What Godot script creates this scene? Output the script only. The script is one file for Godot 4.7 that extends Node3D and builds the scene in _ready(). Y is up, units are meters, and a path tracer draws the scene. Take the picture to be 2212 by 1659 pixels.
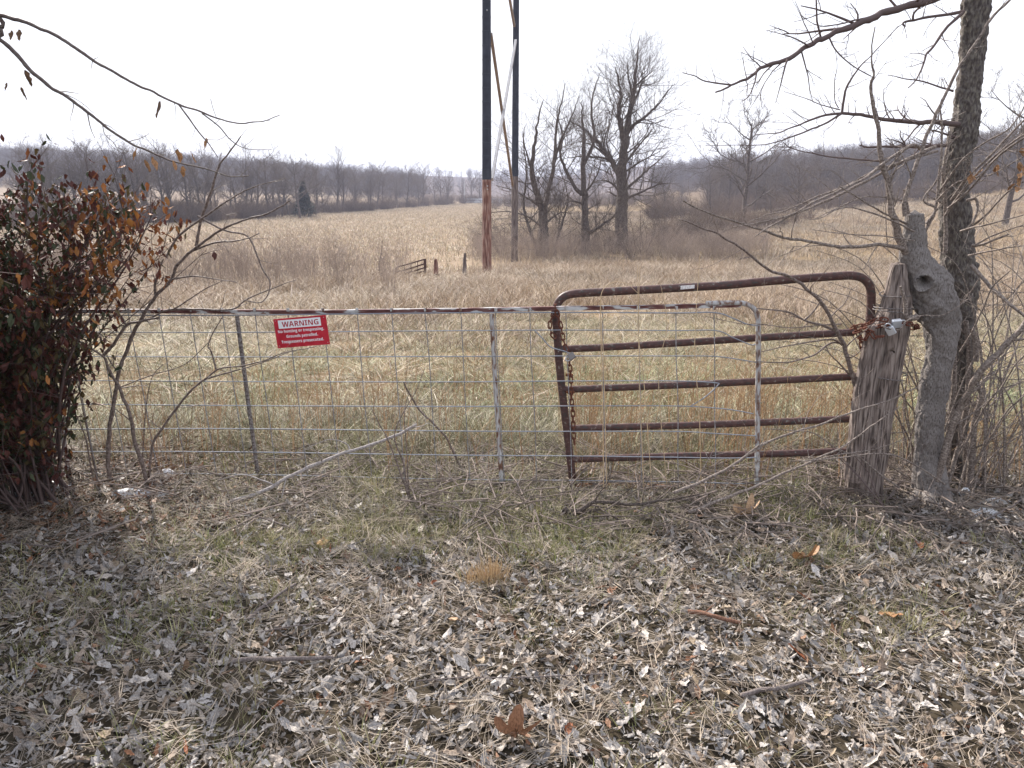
extends Node3D
# A fenced farm gateway in winter: warning sign on a wire gate, rusty tube gate, old tree, stubble field and bare woods.

const FOCAL := 1720.0
const PITCH := 0.2361
const EYE := Vector3(0, 1.5, 0)
const R1 := Vector2(0, 0)
const R2 := Vector2(737.3, 0)
const R3 := Vector2(1474.7, 0)
const R4 := Vector2(0, 553)
const R5 := Vector2(737.3, 553)
const R6 := Vector2(1474.7, 553)

var rng := RandomNumberGenerator.new()
var bump := FastNoiseLite.new()
var broad := FastNoiseLite.new()
var taken := {}
var M := {}

# ------------------------------------------------------------------ mesh builder
class Shape:
	var v := PackedVector3Array()
	var n := PackedVector3Array()
	var c := PackedColorArray()
	var i := PackedInt32Array()

	func vert(p: Vector3, nn: Vector3, col: Color) -> int:
		v.append(p); n.append(nn); c.append(col)
		return v.size() - 1

	func tri(a: int, b: int, d: int) -> void:
		if (v[b] - v[a]).cross(v[d] - v[a]).dot(n[a]) > 0.0:
			i.append(a); i.append(d); i.append(b)
		else:
			i.append(a); i.append(b); i.append(d)

	func tube(p: PackedVector3Array, r: PackedFloat32Array, sides: int, col := Color.WHITE, tip := true) -> void:
		var k := p.size()
		if k < 2: return
		var t := (p[1] - p[0]).normalized()
		var x := t.cross(Vector3.UP if absf(t.y) < 0.9 else Vector3.RIGHT).normalized()
		var start := v.size()
		var cs := PackedFloat32Array(); var sn := PackedFloat32Array()
		for s in sides:
			cs.append(cos(TAU * s / sides)); sn.append(sin(TAU * s / sides))
		for a in k:
			var t2 := t
			if a < k - 1 and a > 0: t2 = (p[a + 1] - p[a - 1]).normalized()
			elif a == k - 1: t2 = (p[a] - p[a - 1]).normalized()
			if t2.length_squared() < 0.5: t2 = t
			x = (x - t2 * x.dot(t2)).normalized()
			var y := t2.cross(x)
			t = t2
			for s in sides:
				var d := x * cs[s] + y * sn[s]
				v.append(p[a] + d * r[a]); n.append(d); c.append(col)
		for a in k - 1:
			for s in sides:
				var q := start + a * sides + s
				var w := start + a * sides + (s + 1) % sides
				i.append(q); i.append(q + sides); i.append(w)
				i.append(w); i.append(q + sides); i.append(w + sides)
		if tip:
			var e := vert(p[k - 1] + t * r[k - 1] * 0.35, t, col)
			var last := start + (k - 1) * sides
			for s in sides:
				i.append(last + s); i.append(e); i.append(last + (s + 1) % sides)
			var b := vert(p[0] - (p[1] - p[0]).normalized() * r[0] * 0.2, (p[0] - p[1]).normalized(), col)
			for s in sides:
				i.append(start + s); i.append(start + (s + 1) % sides); i.append(b)

	# a grid of points whose columns run round, with normals from its neighbours
	func skin(g: Array, cols: int, col := Color.WHITE, closed := true) -> void:
		var rows := g.size() / cols
		var start := v.size()
		for a in rows:
			for b in cols:
				var l: Vector3 = g[a * cols + ((b - 1 + cols) % cols if closed else maxi(b - 1, 0))]
				var rr: Vector3 = g[a * cols + ((b + 1) % cols if closed else mini(b + 1, cols - 1))]
				var up: Vector3 = g[mini(a + 1, rows - 1) * cols + b]
				var dn: Vector3 = g[maxi(a - 1, 0) * cols + b]
				var nn := (rr - l).cross(up - dn).normalized()
				vert(g[a * cols + b], nn, col)
		for a in rows - 1:
			for b in (cols if closed else cols - 1):
				var q := start + a * cols + b
				var w := start + a * cols + (b + 1) % cols
				tri(q, w, q + cols); tri(w, w + cols, q + cols)

	func box(o: Vector3, x: Vector3, y: Vector3, z: Vector3, col := Color.WHITE) -> void:
		for f in [[x, y, z], [-x, z, y], [y, z, x], [-y, x, z], [z, x, y], [-z, y, x]]:
			var q: Vector3 = o + f[0]
			var nn: Vector3 = f[0].normalized()
			var a := vert(q - f[1] - f[2], nn, col); var b := vert(q + f[1] - f[2], nn, col)
			var d := vert(q + f[1] + f[2], nn, col); var e := vert(q - f[1] + f[2], nn, col)
			tri(a, b, d); tri(a, d, e)

	# one blade: a bent tapering strip
	func blade(p: Vector3, dir: Vector3, side: Vector3, h: float, w: float, bend: Vector3, segs: int, col: Color) -> void:
		var start := v.size()
		var q := p
		var d := dir
		for k in segs + 1:
			var f := float(k) / segs
			var ww := w * (1.0 - f * 0.85)
			var nn := side.cross(d).normalized()
			vert(q - side * ww, nn, col); vert(q + side * ww, nn, col)
			q += d * (h / segs)
			d = (d + bend / segs).normalized()
		for k in segs:
			var a := start + k * 2
			tri(a, a + 2, a + 1); tri(a + 1, a + 2, a + 3)

	func mesh(m: Material) -> ArrayMesh:
		var arr := []
		arr.resize(Mesh.ARRAY_MAX)
		arr[Mesh.ARRAY_VERTEX] = v; arr[Mesh.ARRAY_NORMAL] = n; arr[Mesh.ARRAY_COLOR] = c; arr[Mesh.ARRAY_INDEX] = i
		var me := ArrayMesh.new()
		me.add_surface_from_arrays(Mesh.PRIMITIVE_TRIANGLES, arr)
		me.surface_set_material(0, m)
		return me

# ------------------------------------------------------------------ scene helpers
func numbered(called: String) -> String:
	if not taken.has(called):
		taken[called] = 0
		return called
	taken[called] += 1
	return "%s_%03d" % [called, taken[called]]

func tag(o: Node3D, label := "", category := "", group := "", kind := "") -> Node3D:
	if label: o.set_meta("label", label)
	if category: o.set_meta("category", category)
	if group: o.set_meta("group", group)
	if kind: o.set_meta("kind", kind)
	return o

func thing(called: String, label: String, category: String, at := Vector3.ZERO, group := "", kind := "") -> Node3D:
	var o := Node3D.new()
	o.name = numbered(called)
	add_child(o)
	o.position = at
	return tag(o, label, category, group, kind)

func part(called: String, s: Shape, m: Material, parent: Node3D) -> MeshInstance3D:
	var o := MeshInstance3D.new()
	o.name = called if parent != self else numbered(called)
	if parent != self:
		var base := parent.position
		if parent.get_parent() != self: base += parent.get_parent().position
		for k in s.v.size(): s.v[k] -= base
	o.mesh = s.mesh(m)
	parent.add_child(o, true)
	return o

func scatter(called: String, me: Mesh, places: Array, tints: Array, parent: Node3D) -> MultiMeshInstance3D:
	var mm := MultiMesh.new()
	mm.transform_format = MultiMesh.TRANSFORM_3D
	mm.use_colors = true
	mm.mesh = me
	mm.instance_count = places.size()
	for k in places.size():
		mm.set_instance_transform(k, places[k])
		mm.set_instance_color(k, tints[k])
	var o := MultiMeshInstance3D.new()
	o.name = called if parent != self else numbered(called)
	o.multimesh = mm
	o.set_meta("kind", "stuff")
	parent.add_child(o, true)
	return o

func noise_tex(s: int, freq: float, cols: Array, offs: Array, oct := 4, size := 256, kind := FastNoiseLite.TYPE_SIMPLEX_SMOOTH, normal := false, strength := 4.0) -> NoiseTexture2D:
	var f := FastNoiseLite.new()
	f.seed = s; f.frequency = freq; f.noise_type = kind
	f.fractal_octaves = oct
	f.fractal_type = FastNoiseLite.FRACTAL_FBM
	var t := NoiseTexture2D.new()
	t.width = size; t.height = size; t.seamless = true; t.noise = f
	if normal:
		t.as_normal_map = true; t.bump_strength = strength
	else:
		var g := Gradient.new()
		g.offsets = PackedFloat32Array(offs)
		var pc := PackedColorArray()
		for c in cols: pc.append((c as Color).linear_to_srgb())
		g.colors = pc
		t.color_ramp = g
	return t

# linear base colours in; triplanar
func mat(cols: Array, offs: Array, freq: float, scale: Vector3, rough := 0.9, bumpy := 0.0, s := 1, world := false, kind := FastNoiseLite.TYPE_SIMPLEX_SMOOTH, size := 256) -> StandardMaterial3D:
	var m := StandardMaterial3D.new()
	m.albedo_texture = noise_tex(s, freq, cols, offs, 5, size, kind)
	m.uv1_triplanar = true
	m.uv1_world_triplanar = world
	m.uv1_scale = scale
	m.roughness = rough
	m.metallic_specular = 0.3
	if bumpy > 0.0:
		m.normal_enabled = true
		m.normal_texture = noise_tex(s + 50, freq * 1.5, [], [], 5, size, kind, true, bumpy)
	return m

func plain(c: Color, rough := 0.9, back := 0.0) -> StandardMaterial3D:
	var m := StandardMaterial3D.new()
	m.albedo_color = c.linear_to_srgb()
	m.roughness = rough
	m.metallic_specular = 0.3
	m.vertex_color_use_as_albedo = true
	m.cull_mode = BaseMaterial3D.CULL_DISABLED
	if back > 0.0:
		m.backlight_enabled = true
		m.backlight = Color(back, back, back)
	return m

# a point seen at photograph position (px, py), d metres ahead of the camera
func ray(px: float, py: float) -> Vector3:
	return Vector3((px - 1106.0) / FOCAL, 0, 0) + Vector3(0, cos(PITCH), -sin(PITCH)) * ((829.5 - py) / FOCAL) + Vector3(0, -sin(PITCH), -cos(PITCH))

func at(px: float, py: float, d: float) -> Vector3:
	var r := ray(px, py)
	return EYE + r * (d / -r.z)

func on_gate(px: float, py: float, behind := 0.0) -> Vector3:
	var r := ray(px, py)
	return EYE + r * ((-3.9 - behind) / (r.z - 0.0857 * r.x))

func on_ground(px: float, py: float) -> Vector3:
	var r := ray(px, py)
	var t := 1.0
	for k in 400:
		var p := EYE + r * t
		if p.y < height(p.x, p.z): return Vector3(p.x, height(p.x, p.z), p.z)
		t *= 1.01
	return EYE + r * t

func path(off: Vector2, a: Array, d0: float, d1: float) -> PackedVector3Array:
	var p := PackedVector3Array()
	var k := a.size() / 2
	for j in k:
		p.append(at(off.x + a[2 * j] / 3.0, off.y + a[2 * j + 1] / 3.0, lerpf(d0, d1, float(j) / maxi(1, k - 1))))
	return p

func gate_path(off: Vector2, a: Array, behind := 0.0) -> PackedVector3Array:
	var p := PackedVector3Array()
	for j in a.size() / 2:
		p.append(on_gate(off.x + a[2 * j] / 3.0, off.y + a[2 * j + 1] / 3.0, behind))
	return p

func rounded(p: PackedVector3Array, k: int) -> PackedVector3Array:
	if p.size() < 3: return p
	var o := PackedVector3Array()
	for a in p.size() - 1:
		var p0 := p[maxi(a - 1, 0)]; var p1 := p[a]; var p2 := p[a + 1]; var p3 := p[mini(a + 2, p.size() - 1)]
		for s in k:
			o.append(p1.cubic_interpolate(p2, p0, p3, float(s) / k))
	o.append(p[p.size() - 1])
	return o

func taper(k: int, r0: float, r1: float) -> PackedFloat32Array:
	var r := PackedFloat32Array()
	for a in k: r.append(lerpf(r0, r1, float(a) / (k - 1)))
	return r

# thick tube whose surface is roughened; radii follow the control points; dents are [centre, reach, depth]
func rough_tube(p: PackedVector3Array, r: Array, sides: int, k: int, amp: float, freq: Vector3, dents := [], flat_top := false) -> Shape:
	var s := Shape.new()
	var q := rounded(p, k)
	var g := []
	var t := (q[1] - q[0]).normalized()
	var x := t.cross(Vector3.BACK).normalized()
	for a in q.size():
		var f := float(a) / k
		var j := mini(int(f), r.size() - 2)
		var rad: float = lerpf(r[j], r[j + 1], f - j)
		if a > 0: t = (q[mini(a + 1, q.size() - 1)] - q[a - 1]).normalized()
		x = (x - t * x.dot(t)).normalized()
		var y := t.cross(x)
		for b in sides:
			var d := x * cos(TAU * b / sides) + y * sin(TAU * b / sides)
			var pos := q[a] + d * rad
			var w := bump.get_noise_3dv(pos * freq) + 0.5 * bump.get_noise_3dv(pos * freq * 2.3)
			pos += d * rad * amp * w
			for e in dents:
				var l: float = pos.distance_to(e[0])
				if l < e[1]: pos -= d * e[2] * smoothstep(e[1], e[1] * 0.35, l)
				elif l < e[1] * 1.7: pos += d * e[2] * 0.22 * smoothstep(e[1] * 1.7, e[1] * 1.1, l)
			g.append(pos)
	# close the top
	for ring in [0.6, 0.0]:
		for b in sides:
			var top: Vector3 = q[q.size() - 1] + t * (0.004 if flat_top else 0.02) * (1.0 - ring)
			g.append(top.lerp(g[(q.size() - 1) * sides + b], maxf(ring, 0.02)) - t * (0.0 if not flat_top else 0.006 * bump.get_noise_1d(b * 50.0)))
	s.skin(g, sides)
	return s

# ------------------------------------------------------------------ terrain
const FALL := [[-30.0, 0.0], [4.6, 0.0], [8.0, -0.14], [15.0, -0.55], [27.0, -1.16], [35.5, -1.5], [46.0, -1.75], [70.0, -2.05], [110.0, -2.2], [3000.0, -2.2]]
const HILL := [[-2.0, 22.0], [-0.64, 18.5], [-0.35, 12.0], [-0.14, 4.5], [-0.05, 1.5], [0.1, 1.5], [0.2, 4.5], [0.46, 6.5], [0.64, 8.0], [2.0, 10.0]]

func table(t: Array, x: float) -> float:
	for k in t.size() - 1:
		if x < t[k + 1][0]:
			return lerpf(t[k][1], t[k + 1][1], clampf((x - t[k][0]) / (t[k + 1][0] - t[k][0]), 0, 1))
	return t[t.size() - 1][1]

func height(x: float, z: float) -> float:
	var d := -z
	var y := table(FALL, d)
	if x > 0.0: y += minf(0.00065 * x * x, 9.0) * smoothstep(15.0, 60.0, d)
	if d > 150.0:
		y += table(HILL, x / d) * smoothstep(200.0, 420.0, d)
		y += 17.0 * smoothstep(500.0, 850.0, d)
	y += broad.get_noise_2d(x * 0.5, z * 0.5) * 0.10 * smoothstep(4.0, 12.0, d)
	y += broad.get_noise_2d(x * 6.0, z * 6.0) * 0.03
	return y

# which cover grows at a place: 0 litter, 1 meadow, 2 stubble field
func stubble(x: float, z: float) -> float:
	var d := -z
	var near := 26.0 + 5.0 * broad.get_noise_1d(x * 1.5)
	var right := -1.0 + (d - 27.0) * 0.012
	return smoothstep(near - 1.5, near + 1.5, d) * smoothstep(right + 1.5, right - 1.5, x)

func make_ground() -> void:
	var s := Shape.new()
	var zs := []
	var z := 14.0
	while z > -3.0:
		zs.append(z); z -= 0.35
	while z > -1600.0:
		zs.append(z); z -= 0.22 + 0.045 * absf(z + 3.0)
	var cols := 110
	var g := []
	var tint := PackedColorArray()
	for zz in zs:
		var half: float = 14.0 + maxf(0.0, -zz) * 1.5
		for b in cols:
			var f := float(b) / (cols - 1) * 2.0 - 1.0
			var x: float = half * signf(f) * pow(absf(f), 1.3)
			g.append(Vector3(x, height(x, zz), zz))
			var d: float = -zz
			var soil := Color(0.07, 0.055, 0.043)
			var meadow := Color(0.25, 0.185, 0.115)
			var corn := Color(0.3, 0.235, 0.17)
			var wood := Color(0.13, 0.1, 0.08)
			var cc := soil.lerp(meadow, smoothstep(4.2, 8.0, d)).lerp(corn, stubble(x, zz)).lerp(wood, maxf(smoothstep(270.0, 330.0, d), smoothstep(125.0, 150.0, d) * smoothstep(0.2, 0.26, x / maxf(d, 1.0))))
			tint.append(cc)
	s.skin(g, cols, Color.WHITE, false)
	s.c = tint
	# plates of ground: turn normals up
	for k in s.n.size():
		if s.n[k].y < 0.0: s.n[k] = -s.n[k]
	var m := StandardMaterial3D.new()
	m.vertex_color_use_as_albedo = true
	m.albedo_texture = noise_tex(11, 0.03, [Color(0.55, 0.53, 0.5), Color(0.9, 0.88, 0.86), Color(1, 1, 1)], [0.2, 0.55, 0.8], 6, 512)
	m.uv1_triplanar = true; m.uv1_world_triplanar = true
	m.uv1_scale = Vector3(0.4, 0.4, 0.4)
	m.roughness = 1.0; m.metallic_specular = 0.1
	var o := part("ground", s, m, self)
	tag(o, "", "", "", "structure")

# ------------------------------------------------------------------ plants
func twig(s: Shape, p: Vector3, dir: Vector3, len: float, r: float, level: int, kink: float, lift: float, col: Color, sides := 3, kids := 3.0) -> void:
	var k := 4
	var pts := PackedVector3Array([p])
	var q := p
	var d := dir
	for a in k:
		d = (d + Vector3(rng.randfn(0, kink), rng.randfn(0, kink) + lift, rng.randfn(0, kink))).normalized()
		q += d * len / k
		pts.append(q)
	s.tube(pts, taper(pts.size(), r, r * 0.35), sides, col, false)
	if level <= 0: return
	var nk := int(kids) + (1 if rng.randf() < kids - int(kids) else 0)
	for c in nk:
		var f := rng.randf_range(0.25, 1.0)
		var j := mini(int(f * k), k - 1)
		var pos := pts[j].lerp(pts[j + 1], f * k - j)
		var dd := (pts[j + 1] - pts[j]).normalized()
		var out := Vector3(rng.randfn(), rng.randfn(), rng.randfn()).normalized()
		out = (out - dd * out.dot(dd)).normalized()
		twig(s, pos, (dd + out * rng.randf_range(0.6, 1.3)).normalized(), len * rng.randf_range(0.4, 0.7), r * rng.randf_range(0.4, 0.6), level - 1, kink, lift, col, 3, kids)

func limb(s: Shape, pts: PackedVector3Array, r0: float, r1: float, n: int, len: float, level := 1, sides := 7, lift := 0.05, kids := 2.5, col := Color.WHITE, from := 0.15, thin := 1.0) -> void:
	var q := rounded(pts, 5)
	var m := PackedVector3Array()
	var wob := minf(r0 * 0.6, len * 0.05)
	for a in q.size():
		m.append(q[a] + (Vector3(bump.get_noise_3dv(q[a] * 9.0), bump.get_noise_3dv(q[a] * 9.0 + Vector3(7, 1, 3)), bump.get_noise_3dv(q[a] * 9.0 + Vector3(2, 9, 5))) * wob if a > 0 else Vector3.ZERO))
	var rad := taper(m.size(), r0, r1)
	for a in rad.size(): rad[a] *= 1.0 + 0.18 * bump.get_noise_1d(a * 37.0 + r0 * 9000.0)
	s.tube(m, rad, sides, col)
	for c in n:
		var f := lerpf(from, 1.0, (c + rng.randf()) / n)
		var j := clampi(int(f * (m.size() - 1)), 0, m.size() - 2)
		var dd := (m[j + 1] - m[j]).normalized()
		var out := Vector3(rng.randfn(), rng.randfn() + 0.3, rng.randfn()).normalized()
		out = (out - dd * out.dot(dd)).normalized()
		twig(s, m[j], (dd * rng.randf_range(0.4, 1.0) + out).normalized(), len * rng.randf_range(0.45, 1.2) * (1.15 - 0.5 * f), maxf(rad[j] * rng.randf_range(0.3, 0.5) * thin, 0.0009), level, 0.13, lift, col, 4, kids)

# a bare tree grown from a seed: trunk part and crown part
func bare_tree(sd: int, h: float, round_: float, kids := 4.2) -> Array:
	rng.seed = sd
	var trunk := Shape.new(); var crown := Shape.new()
	var k := 8
	var pts := PackedVector3Array([Vector3(0, -0.2, 0)])
	var q := Vector3.ZERO
	var d := Vector3(rng.randfn(0, 0.06), 1, rng.randfn(0, 0.06)).normalized()
	for a in k:
		d = (d + Vector3(rng.randfn(0, 0.08), 0.25, rng.randfn(0, 0.08))).normalized()
		q += d * h * 0.8 / k
		pts.append(q)
	trunk.tube(pts, taper(pts.size(), h * 0.021, h * 0.005), 7, Color.WHITE, false)
	for c in 15:
		var f := lerpf(0.2, 1.0, (c + rng.randf()) / 15.0)
		var j := mini(int(f * k), k - 1)
		var pos := pts[j].lerp(pts[j + 1], f * k - j)
		var an := c * 2.4 + rng.randf()
		var out := Vector3(cos(an), 0, sin(an))
		twig(crown, pos, (out * rng.randf_range(0.6, 1.0) * round_ + Vector3.UP * rng.randf_range(0.4, 1.1)).normalized(), h * rng.randf_range(0.25, 0.42) * (1.1 - 0.45 * f), h * 0.0085 * (1.15 - 0.6 * f), 3, 0.15, 0.09, Color(1.1, 1.1, 1.1), 4, kids)
	return [trunk, crown]

func leaf_mesh(m: Material, len: float, wid: float, curl: float, fold: float, twist: float, lobes: int, sd: int) -> ArrayMesh:
	var s := Shape.new()
	rng.seed = sd
	var nu := 9 if lobes > 0 else 7
	var nv := 5
	var g := []
	var mid := Vector3.ZERO
	var dir := 0.0
	for a in nu:
		var f := float(a) / (nu - 1)
		var w := wid * pow(sin(PI * clampf(f * 0.93 + 0.05, 0.0, 1.0)), 0.75) * (1.0 - 0.35 * f)
		if lobes > 0: w *= 0.62 + 0.55 * absf(sin(f * PI * lobes))
		var tw := twist * (f - 0.5)
		for b in nv:
			var u := float(b) / (nv - 1) * 2.0 - 1.0
			var ww := w * (1.0 + 0.34 * rng.randf_range(-1, 1))
			var ang := fold * u
			var across := Vector3(sin(ang) / maxf(0.05, fold) * ww if fold > 0.05 else u * ww, (1.0 - cos(ang)) / maxf(0.05, fold) * ww, 0)
			across = across.rotated(Vector3.BACK, tw)
			g.append(mid + across + Vector3(0, rng.randf_range(-0.2, 0.2) * wid, rng.randf_range(-0.1, 0.1) * wid))
		dir += curl / nu
		mid += Vector3(0, sin(dir), cos(dir)) * len / (nu - 1)
	s.skin(g, nv, Color.WHITE, false)
	return s.mesh(m)

func tuft(s: Shape, at_: Vector3, sc: float, tint: Color, blades: int, h: float, spread: float, w: float, droop: float, segs := 3, lean0 := 0.05, lean1 := 0.7) -> void:
	for b in blades:
		var an := rng.randf() * TAU
		var out := Vector3(cos(an), 0, sin(an))
		var lean := rng.randf_range(lean0, lean1)
		var hh := h * rng.randf_range(0.45, 1.1) * sc
		var an2 := rng.randf() * TAU
		var sh := rng.randf_range(0.42, 1.4)
		s.blade(at_ + out * spread * sqrt(rng.randf()) * sc, (Vector3.UP + out * lean).normalized(), Vector3(cos(an2), 0, sin(an2)), hh, w * rng.randf_range(0.6, 1.3) * sc, (out + Vector3(cos(an2) * 0.5, -0.7, sin(an2) * 0.5)) * droop * rng.randf_range(0.2, 1.3), segs, Color(tint.r * sh, tint.g * sh * rng.randf_range(0.93, 1.03), tint.b * sh * rng.randf_range(0.82, 1.05)))

func clump(m: Material, blades: int, h: float, spread: float, w: float, droop: float, segs := 3, lean0 := 0.05, lean1 := 0.7) -> ArrayMesh:
	var s := Shape.new()
	tuft(s, Vector3.ZERO, 1.0, Color.WHITE, blades, h, spread, w, droop, segs, lean0, lean1)
	return s.mesh(m)

# how a square of cover lies on the ground
func lie(x: float, z: float, size: float, quarter: int, grid: Basis, up: float) -> Transform3D:
	var h := height(x, z)
	var gx := (height(x + size * 0.5, z) - height(x - size * 0.5, z)) / size
	var gz := (height(x, z + size * 0.5) - height(x, z - size * 0.5)) / size
	var slope := Basis(Vector3(1, gx, 0), Vector3(0, up, 0), Vector3(0, gz, 1))
	return Transform3D(slope * grid * Basis(Vector3.UP, quarter * PI / 2), Vector3(x, h - 0.01, z))

# a palmate leaf with pointed lobes, cupped and a little creased
func palmate_leaf(m: Material, size: float, cup: float, sd: int) -> ArrayMesh:
	var s := Shape.new()
	rng.seed = sd
	var g := []
	var cols := 45
	for a in 6:
		var f := a / 5.0
		for b in cols:
			var th := TAU * b / cols
			var lobe := pow(absf(cos(th * 2.5)), 1.3)
			var r := size * (0.42 + 0.58 * lobe) * (0.62 + 0.38 * cos(th * 0.5) * cos(th * 0.5))
			if absf(th - PI) < 0.35: r *= 0.5
			r *= f * (1.0 + 0.07 * sin(b * 7.1) * f)
			var y := cup * r * r / size + 0.10 * size * f * sin(th * 5.0 + 0.6) * (0.4 + 0.6 * f) + 0.04 * size * bump.get_noise_2d(th * 4.0 + sd, f * 3.0)
			g.append(Vector3(sin(th) * r, y, cos(th) * r))
	s.skin(g, cols)
	s.tube(PackedVector3Array([Vector3.ZERO, Vector3(0.0, 0.002, -size * 0.35), Vector3(size * 0.08, 0.006, -size * 0.7)]), PackedFloat32Array([0.0016, 0.0013, 0.001]), 5)
	return s.mesh(m)

# ------------------------------------------------------------------ far things
const EDGE := [[-400.0, 70.0], [120.0, 85.0], [450.0, 103.0], [600.0, 124.0], [800.0, 165.0], [1000.0, 250.0], [1060.0, 285.0]]

func far_woods() -> void:
	var kinds := []
	for k in 5:
		var t := bare_tree(100 + k, 9.0, 0.8 + 0.12 * k, 3.9)
		kinds.append([t[0].mesh(M.far_bark), t[1].mesh(M.far_twig)])
	var big := bare_tree(224, 9.5, 1.9, 5.2)
	kinds.append([big[0].mesh(M.mid_bark), big[1].mesh(M.mid_bark)])
	rng.seed = 7
	# woods on the slopes: one mass that nobody could count
	var wood := thing("hillside_woods", "bare grey-brown woods covering the low hills behind the fields", "woodland", Vector3.ZERO, "", "stuff")
	for k in 5:
		var pl := []; var ti := []
		while pl.size() < 900:
			var d := rng.randf_range(285.0, 470.0)
			if pl.size() > 650: d = rng.randf_range(560.0, 900.0)
			var az := rng.randf_range(-1.0, 1.0)
			if d < 500.0 and az > 0.24 and pl.size() % 3: d = rng.randf_range(140.0, 285.0)
			if d < 500.0 and az > -0.11 and az < 0.17: continue
			var x := az * d
			var sc := rng.randf_range(0.75, 1.15)
			pl.append(Transform3D(Basis(Vector3.UP, rng.randf() * TAU).scaled(Vector3(sc, sc, sc)), Vector3(x, height(x, -d) - 0.2, -d)))
			var b := rng.randf_range(0.75, 1.15)
			ti.append(Color(b, b, b))
		scatter("trunks", kinds[k][0], pl, ti, wood)
		scatter("crowns", kinds[k][1], pl, ti, wood)
	# single trees along the far edge of the stubble field and along the right-hand hedge
	var spots := []
	for k in 64:
		var f := k / 63.0
		var px := lerpf(60.0, 1040.0, f) + rng.randf_range(-12, 12)
		var d := table(EDGE, px) + rng.randf_range(0.0, 16.0)
		spots.append([px, d, rng.randf_range(0.72, 1.2) * lerpf(0.95, 1.15, f), 0])
	for k in 16:
		var f := k / 15.0
		spots.append([lerpf(1455.0, 2330.0, f) + rng.randf_range(-25, 25), lerpf(112.0, 150.0, f) + rng.randf_range(-12, 12), rng.randf_range(0.55, 0.85), 1])
	for k in 9:
		spots.append([1180.0 + k * 35.0 + rng.randf_range(-10, 10), 190.0 + rng.randf_range(0, 60), rng.randf_range(0.6, 0.9), 2])
	spots.append([1602.0, 80.0, 1.3, 3])
	spots.append([1716.0, 84.0, 0.8, 4])
	spots.append([2168.0, 62.0, 1.25, 5])
	spots.append([650.0, 118.0, 1.0, 6])
	var labels := [["bare grey tree in the row along the far edge of the stubble field", "bare trees edging the stubble field"],
		["bare brown tree in the thicket beyond the rising meadow", "bare trees behind the meadow"],
		["bare tree in the far hedge behind the three big field trees", "bare trees in the far hedge"],
		["round-crowned bare tree standing above the meadow thicket", ""], ["short bare tree beside the round-crowned one in the meadow thicket", ""],
		["tall spreading bare tree in the meadow behind the bark-covered trunk", ""], ["tall broad bare tree rising above the field-edge row beside the dark cedar", ""]]
	for sp in spots:
		var p := at(sp[0], 500.0, sp[1])
		p.y = height(p.x, p.z) - 0.15
		var kk := rng.randi() % 5
		if sp[3] == 3 or sp[3] > 4: kk = 5
		var lab: String = labels[sp[3]][0]
		if sp[3] < 3:
			lab = lab.replace("bare", ("short " if sp[2] < 0.8 else ("tall " if sp[2] > 1.08 else "middling ")) + ["narrow", "slim", "open", "broad", "wide-spreading"][kk] + " bare")
		var t := thing("bare_tree", lab, "tree", p, labels[sp[3]][1])
		t.rotation.y = rng.randf() * TAU
		t.scale = Vector3.ONE * sp[2]
		for j in 2:
			var o := MeshInstance3D.new()
			o.name = ["trunk", "crown"][j]
			o.mesh = kinds[kk][j]
			t.add_child(o)
	# underbrush along those rows
	rng.seed = 31
	var bs := Shape.new()
	for k in 26:
		var an := rng.randf() * TAU
		twig(bs, Vector3(cos(an), 0, sin(an)) * rng.randf() * 0.7, Vector3(cos(an) * 0.5, 1, sin(an) * 0.5).normalized(), rng.randf_range(1.2, 2.4), 0.022, 2, 0.2, 0.02, Color.WHITE, 3, 3.4)
	var pl := []; var ti := []
	for k in 2300:
		var p := Vector3.ZERO
		var sc := rng.randf_range(0.6, 1.3)
		if k < 420:
			var f := rng.randf()
			p = at(lerpf(20.0, 1045.0, f), 500.0, table(EDGE, lerpf(20.0, 1045.0, f)) + rng.randf_range(-2.0, 14.0))
		elif k < 700:
			var f := rng.randf()
			p = at(lerpf(1400.0, 2400.0, f), 500.0, lerpf(104.0, 138.0, f) + rng.randf_range(-4, 25))
		elif k < 760:
			var f := rng.randf()
			p = at(lerpf(1430.0, 1760.0, f), 500.0, lerpf(56.0, 88.0, f) + rng.randf_range(-3, 4))
			sc *= 0.7
		elif k < 900:
			p = at(rng.randf_range(1060.0, 1480.0), 500.0, rng.randf_range(180.0, 270.0))
		else:
			var d := rng.randf_range(280.0, 480.0)
			var az := rng.randf_range(-0.9, 0.9)
			if az > -0.1 and az < 0.17: az = signf(az) * rng.randf_range(0.2, 0.8)
			if az > 0.24 and k % 2: d = rng.randf_range(130.0, 280.0)
			p = Vector3(az * d, 0, -d)
			sc *= 1.5
		p.y = height(p.x, p.z) - 0.1
		pl.append(Transform3D(Basis(Vector3.UP, rng.randf() * TAU).scaled(Vector3.ONE * sc), p))
		var b := rng.randf_range(0.75, 1.2)
		ti.append(Color(b, b * 0.97, b * 0.95))
	var br := scatter("underbrush", bs.mesh(M.brush), pl, ti, self)
	tag(br, "tangled brown underbrush along the far tree rows", "brush")
	# dark cedar
	rng.seed = 5
	var cp := at(660.0, 500.0, 127.0)
	cp.y = height(cp.x, cp.z)
	var cedar := thing("cedar_tree", "dark green conical cedar at the edge of the stubble field", "tree", cp)
	var cs := Shape.new()
	cs.tube(PackedVector3Array([cp - Vector3(0, 0.3, 0), cp + Vector3(0, 3, 0), cp + Vector3(0, 4.9, 0)]), PackedFloat32Array([0.12, 0.07, 0.02]), 6)
	part("trunk", cs, M.far_bark, cedar)
	var fs := Shape.new()
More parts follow.
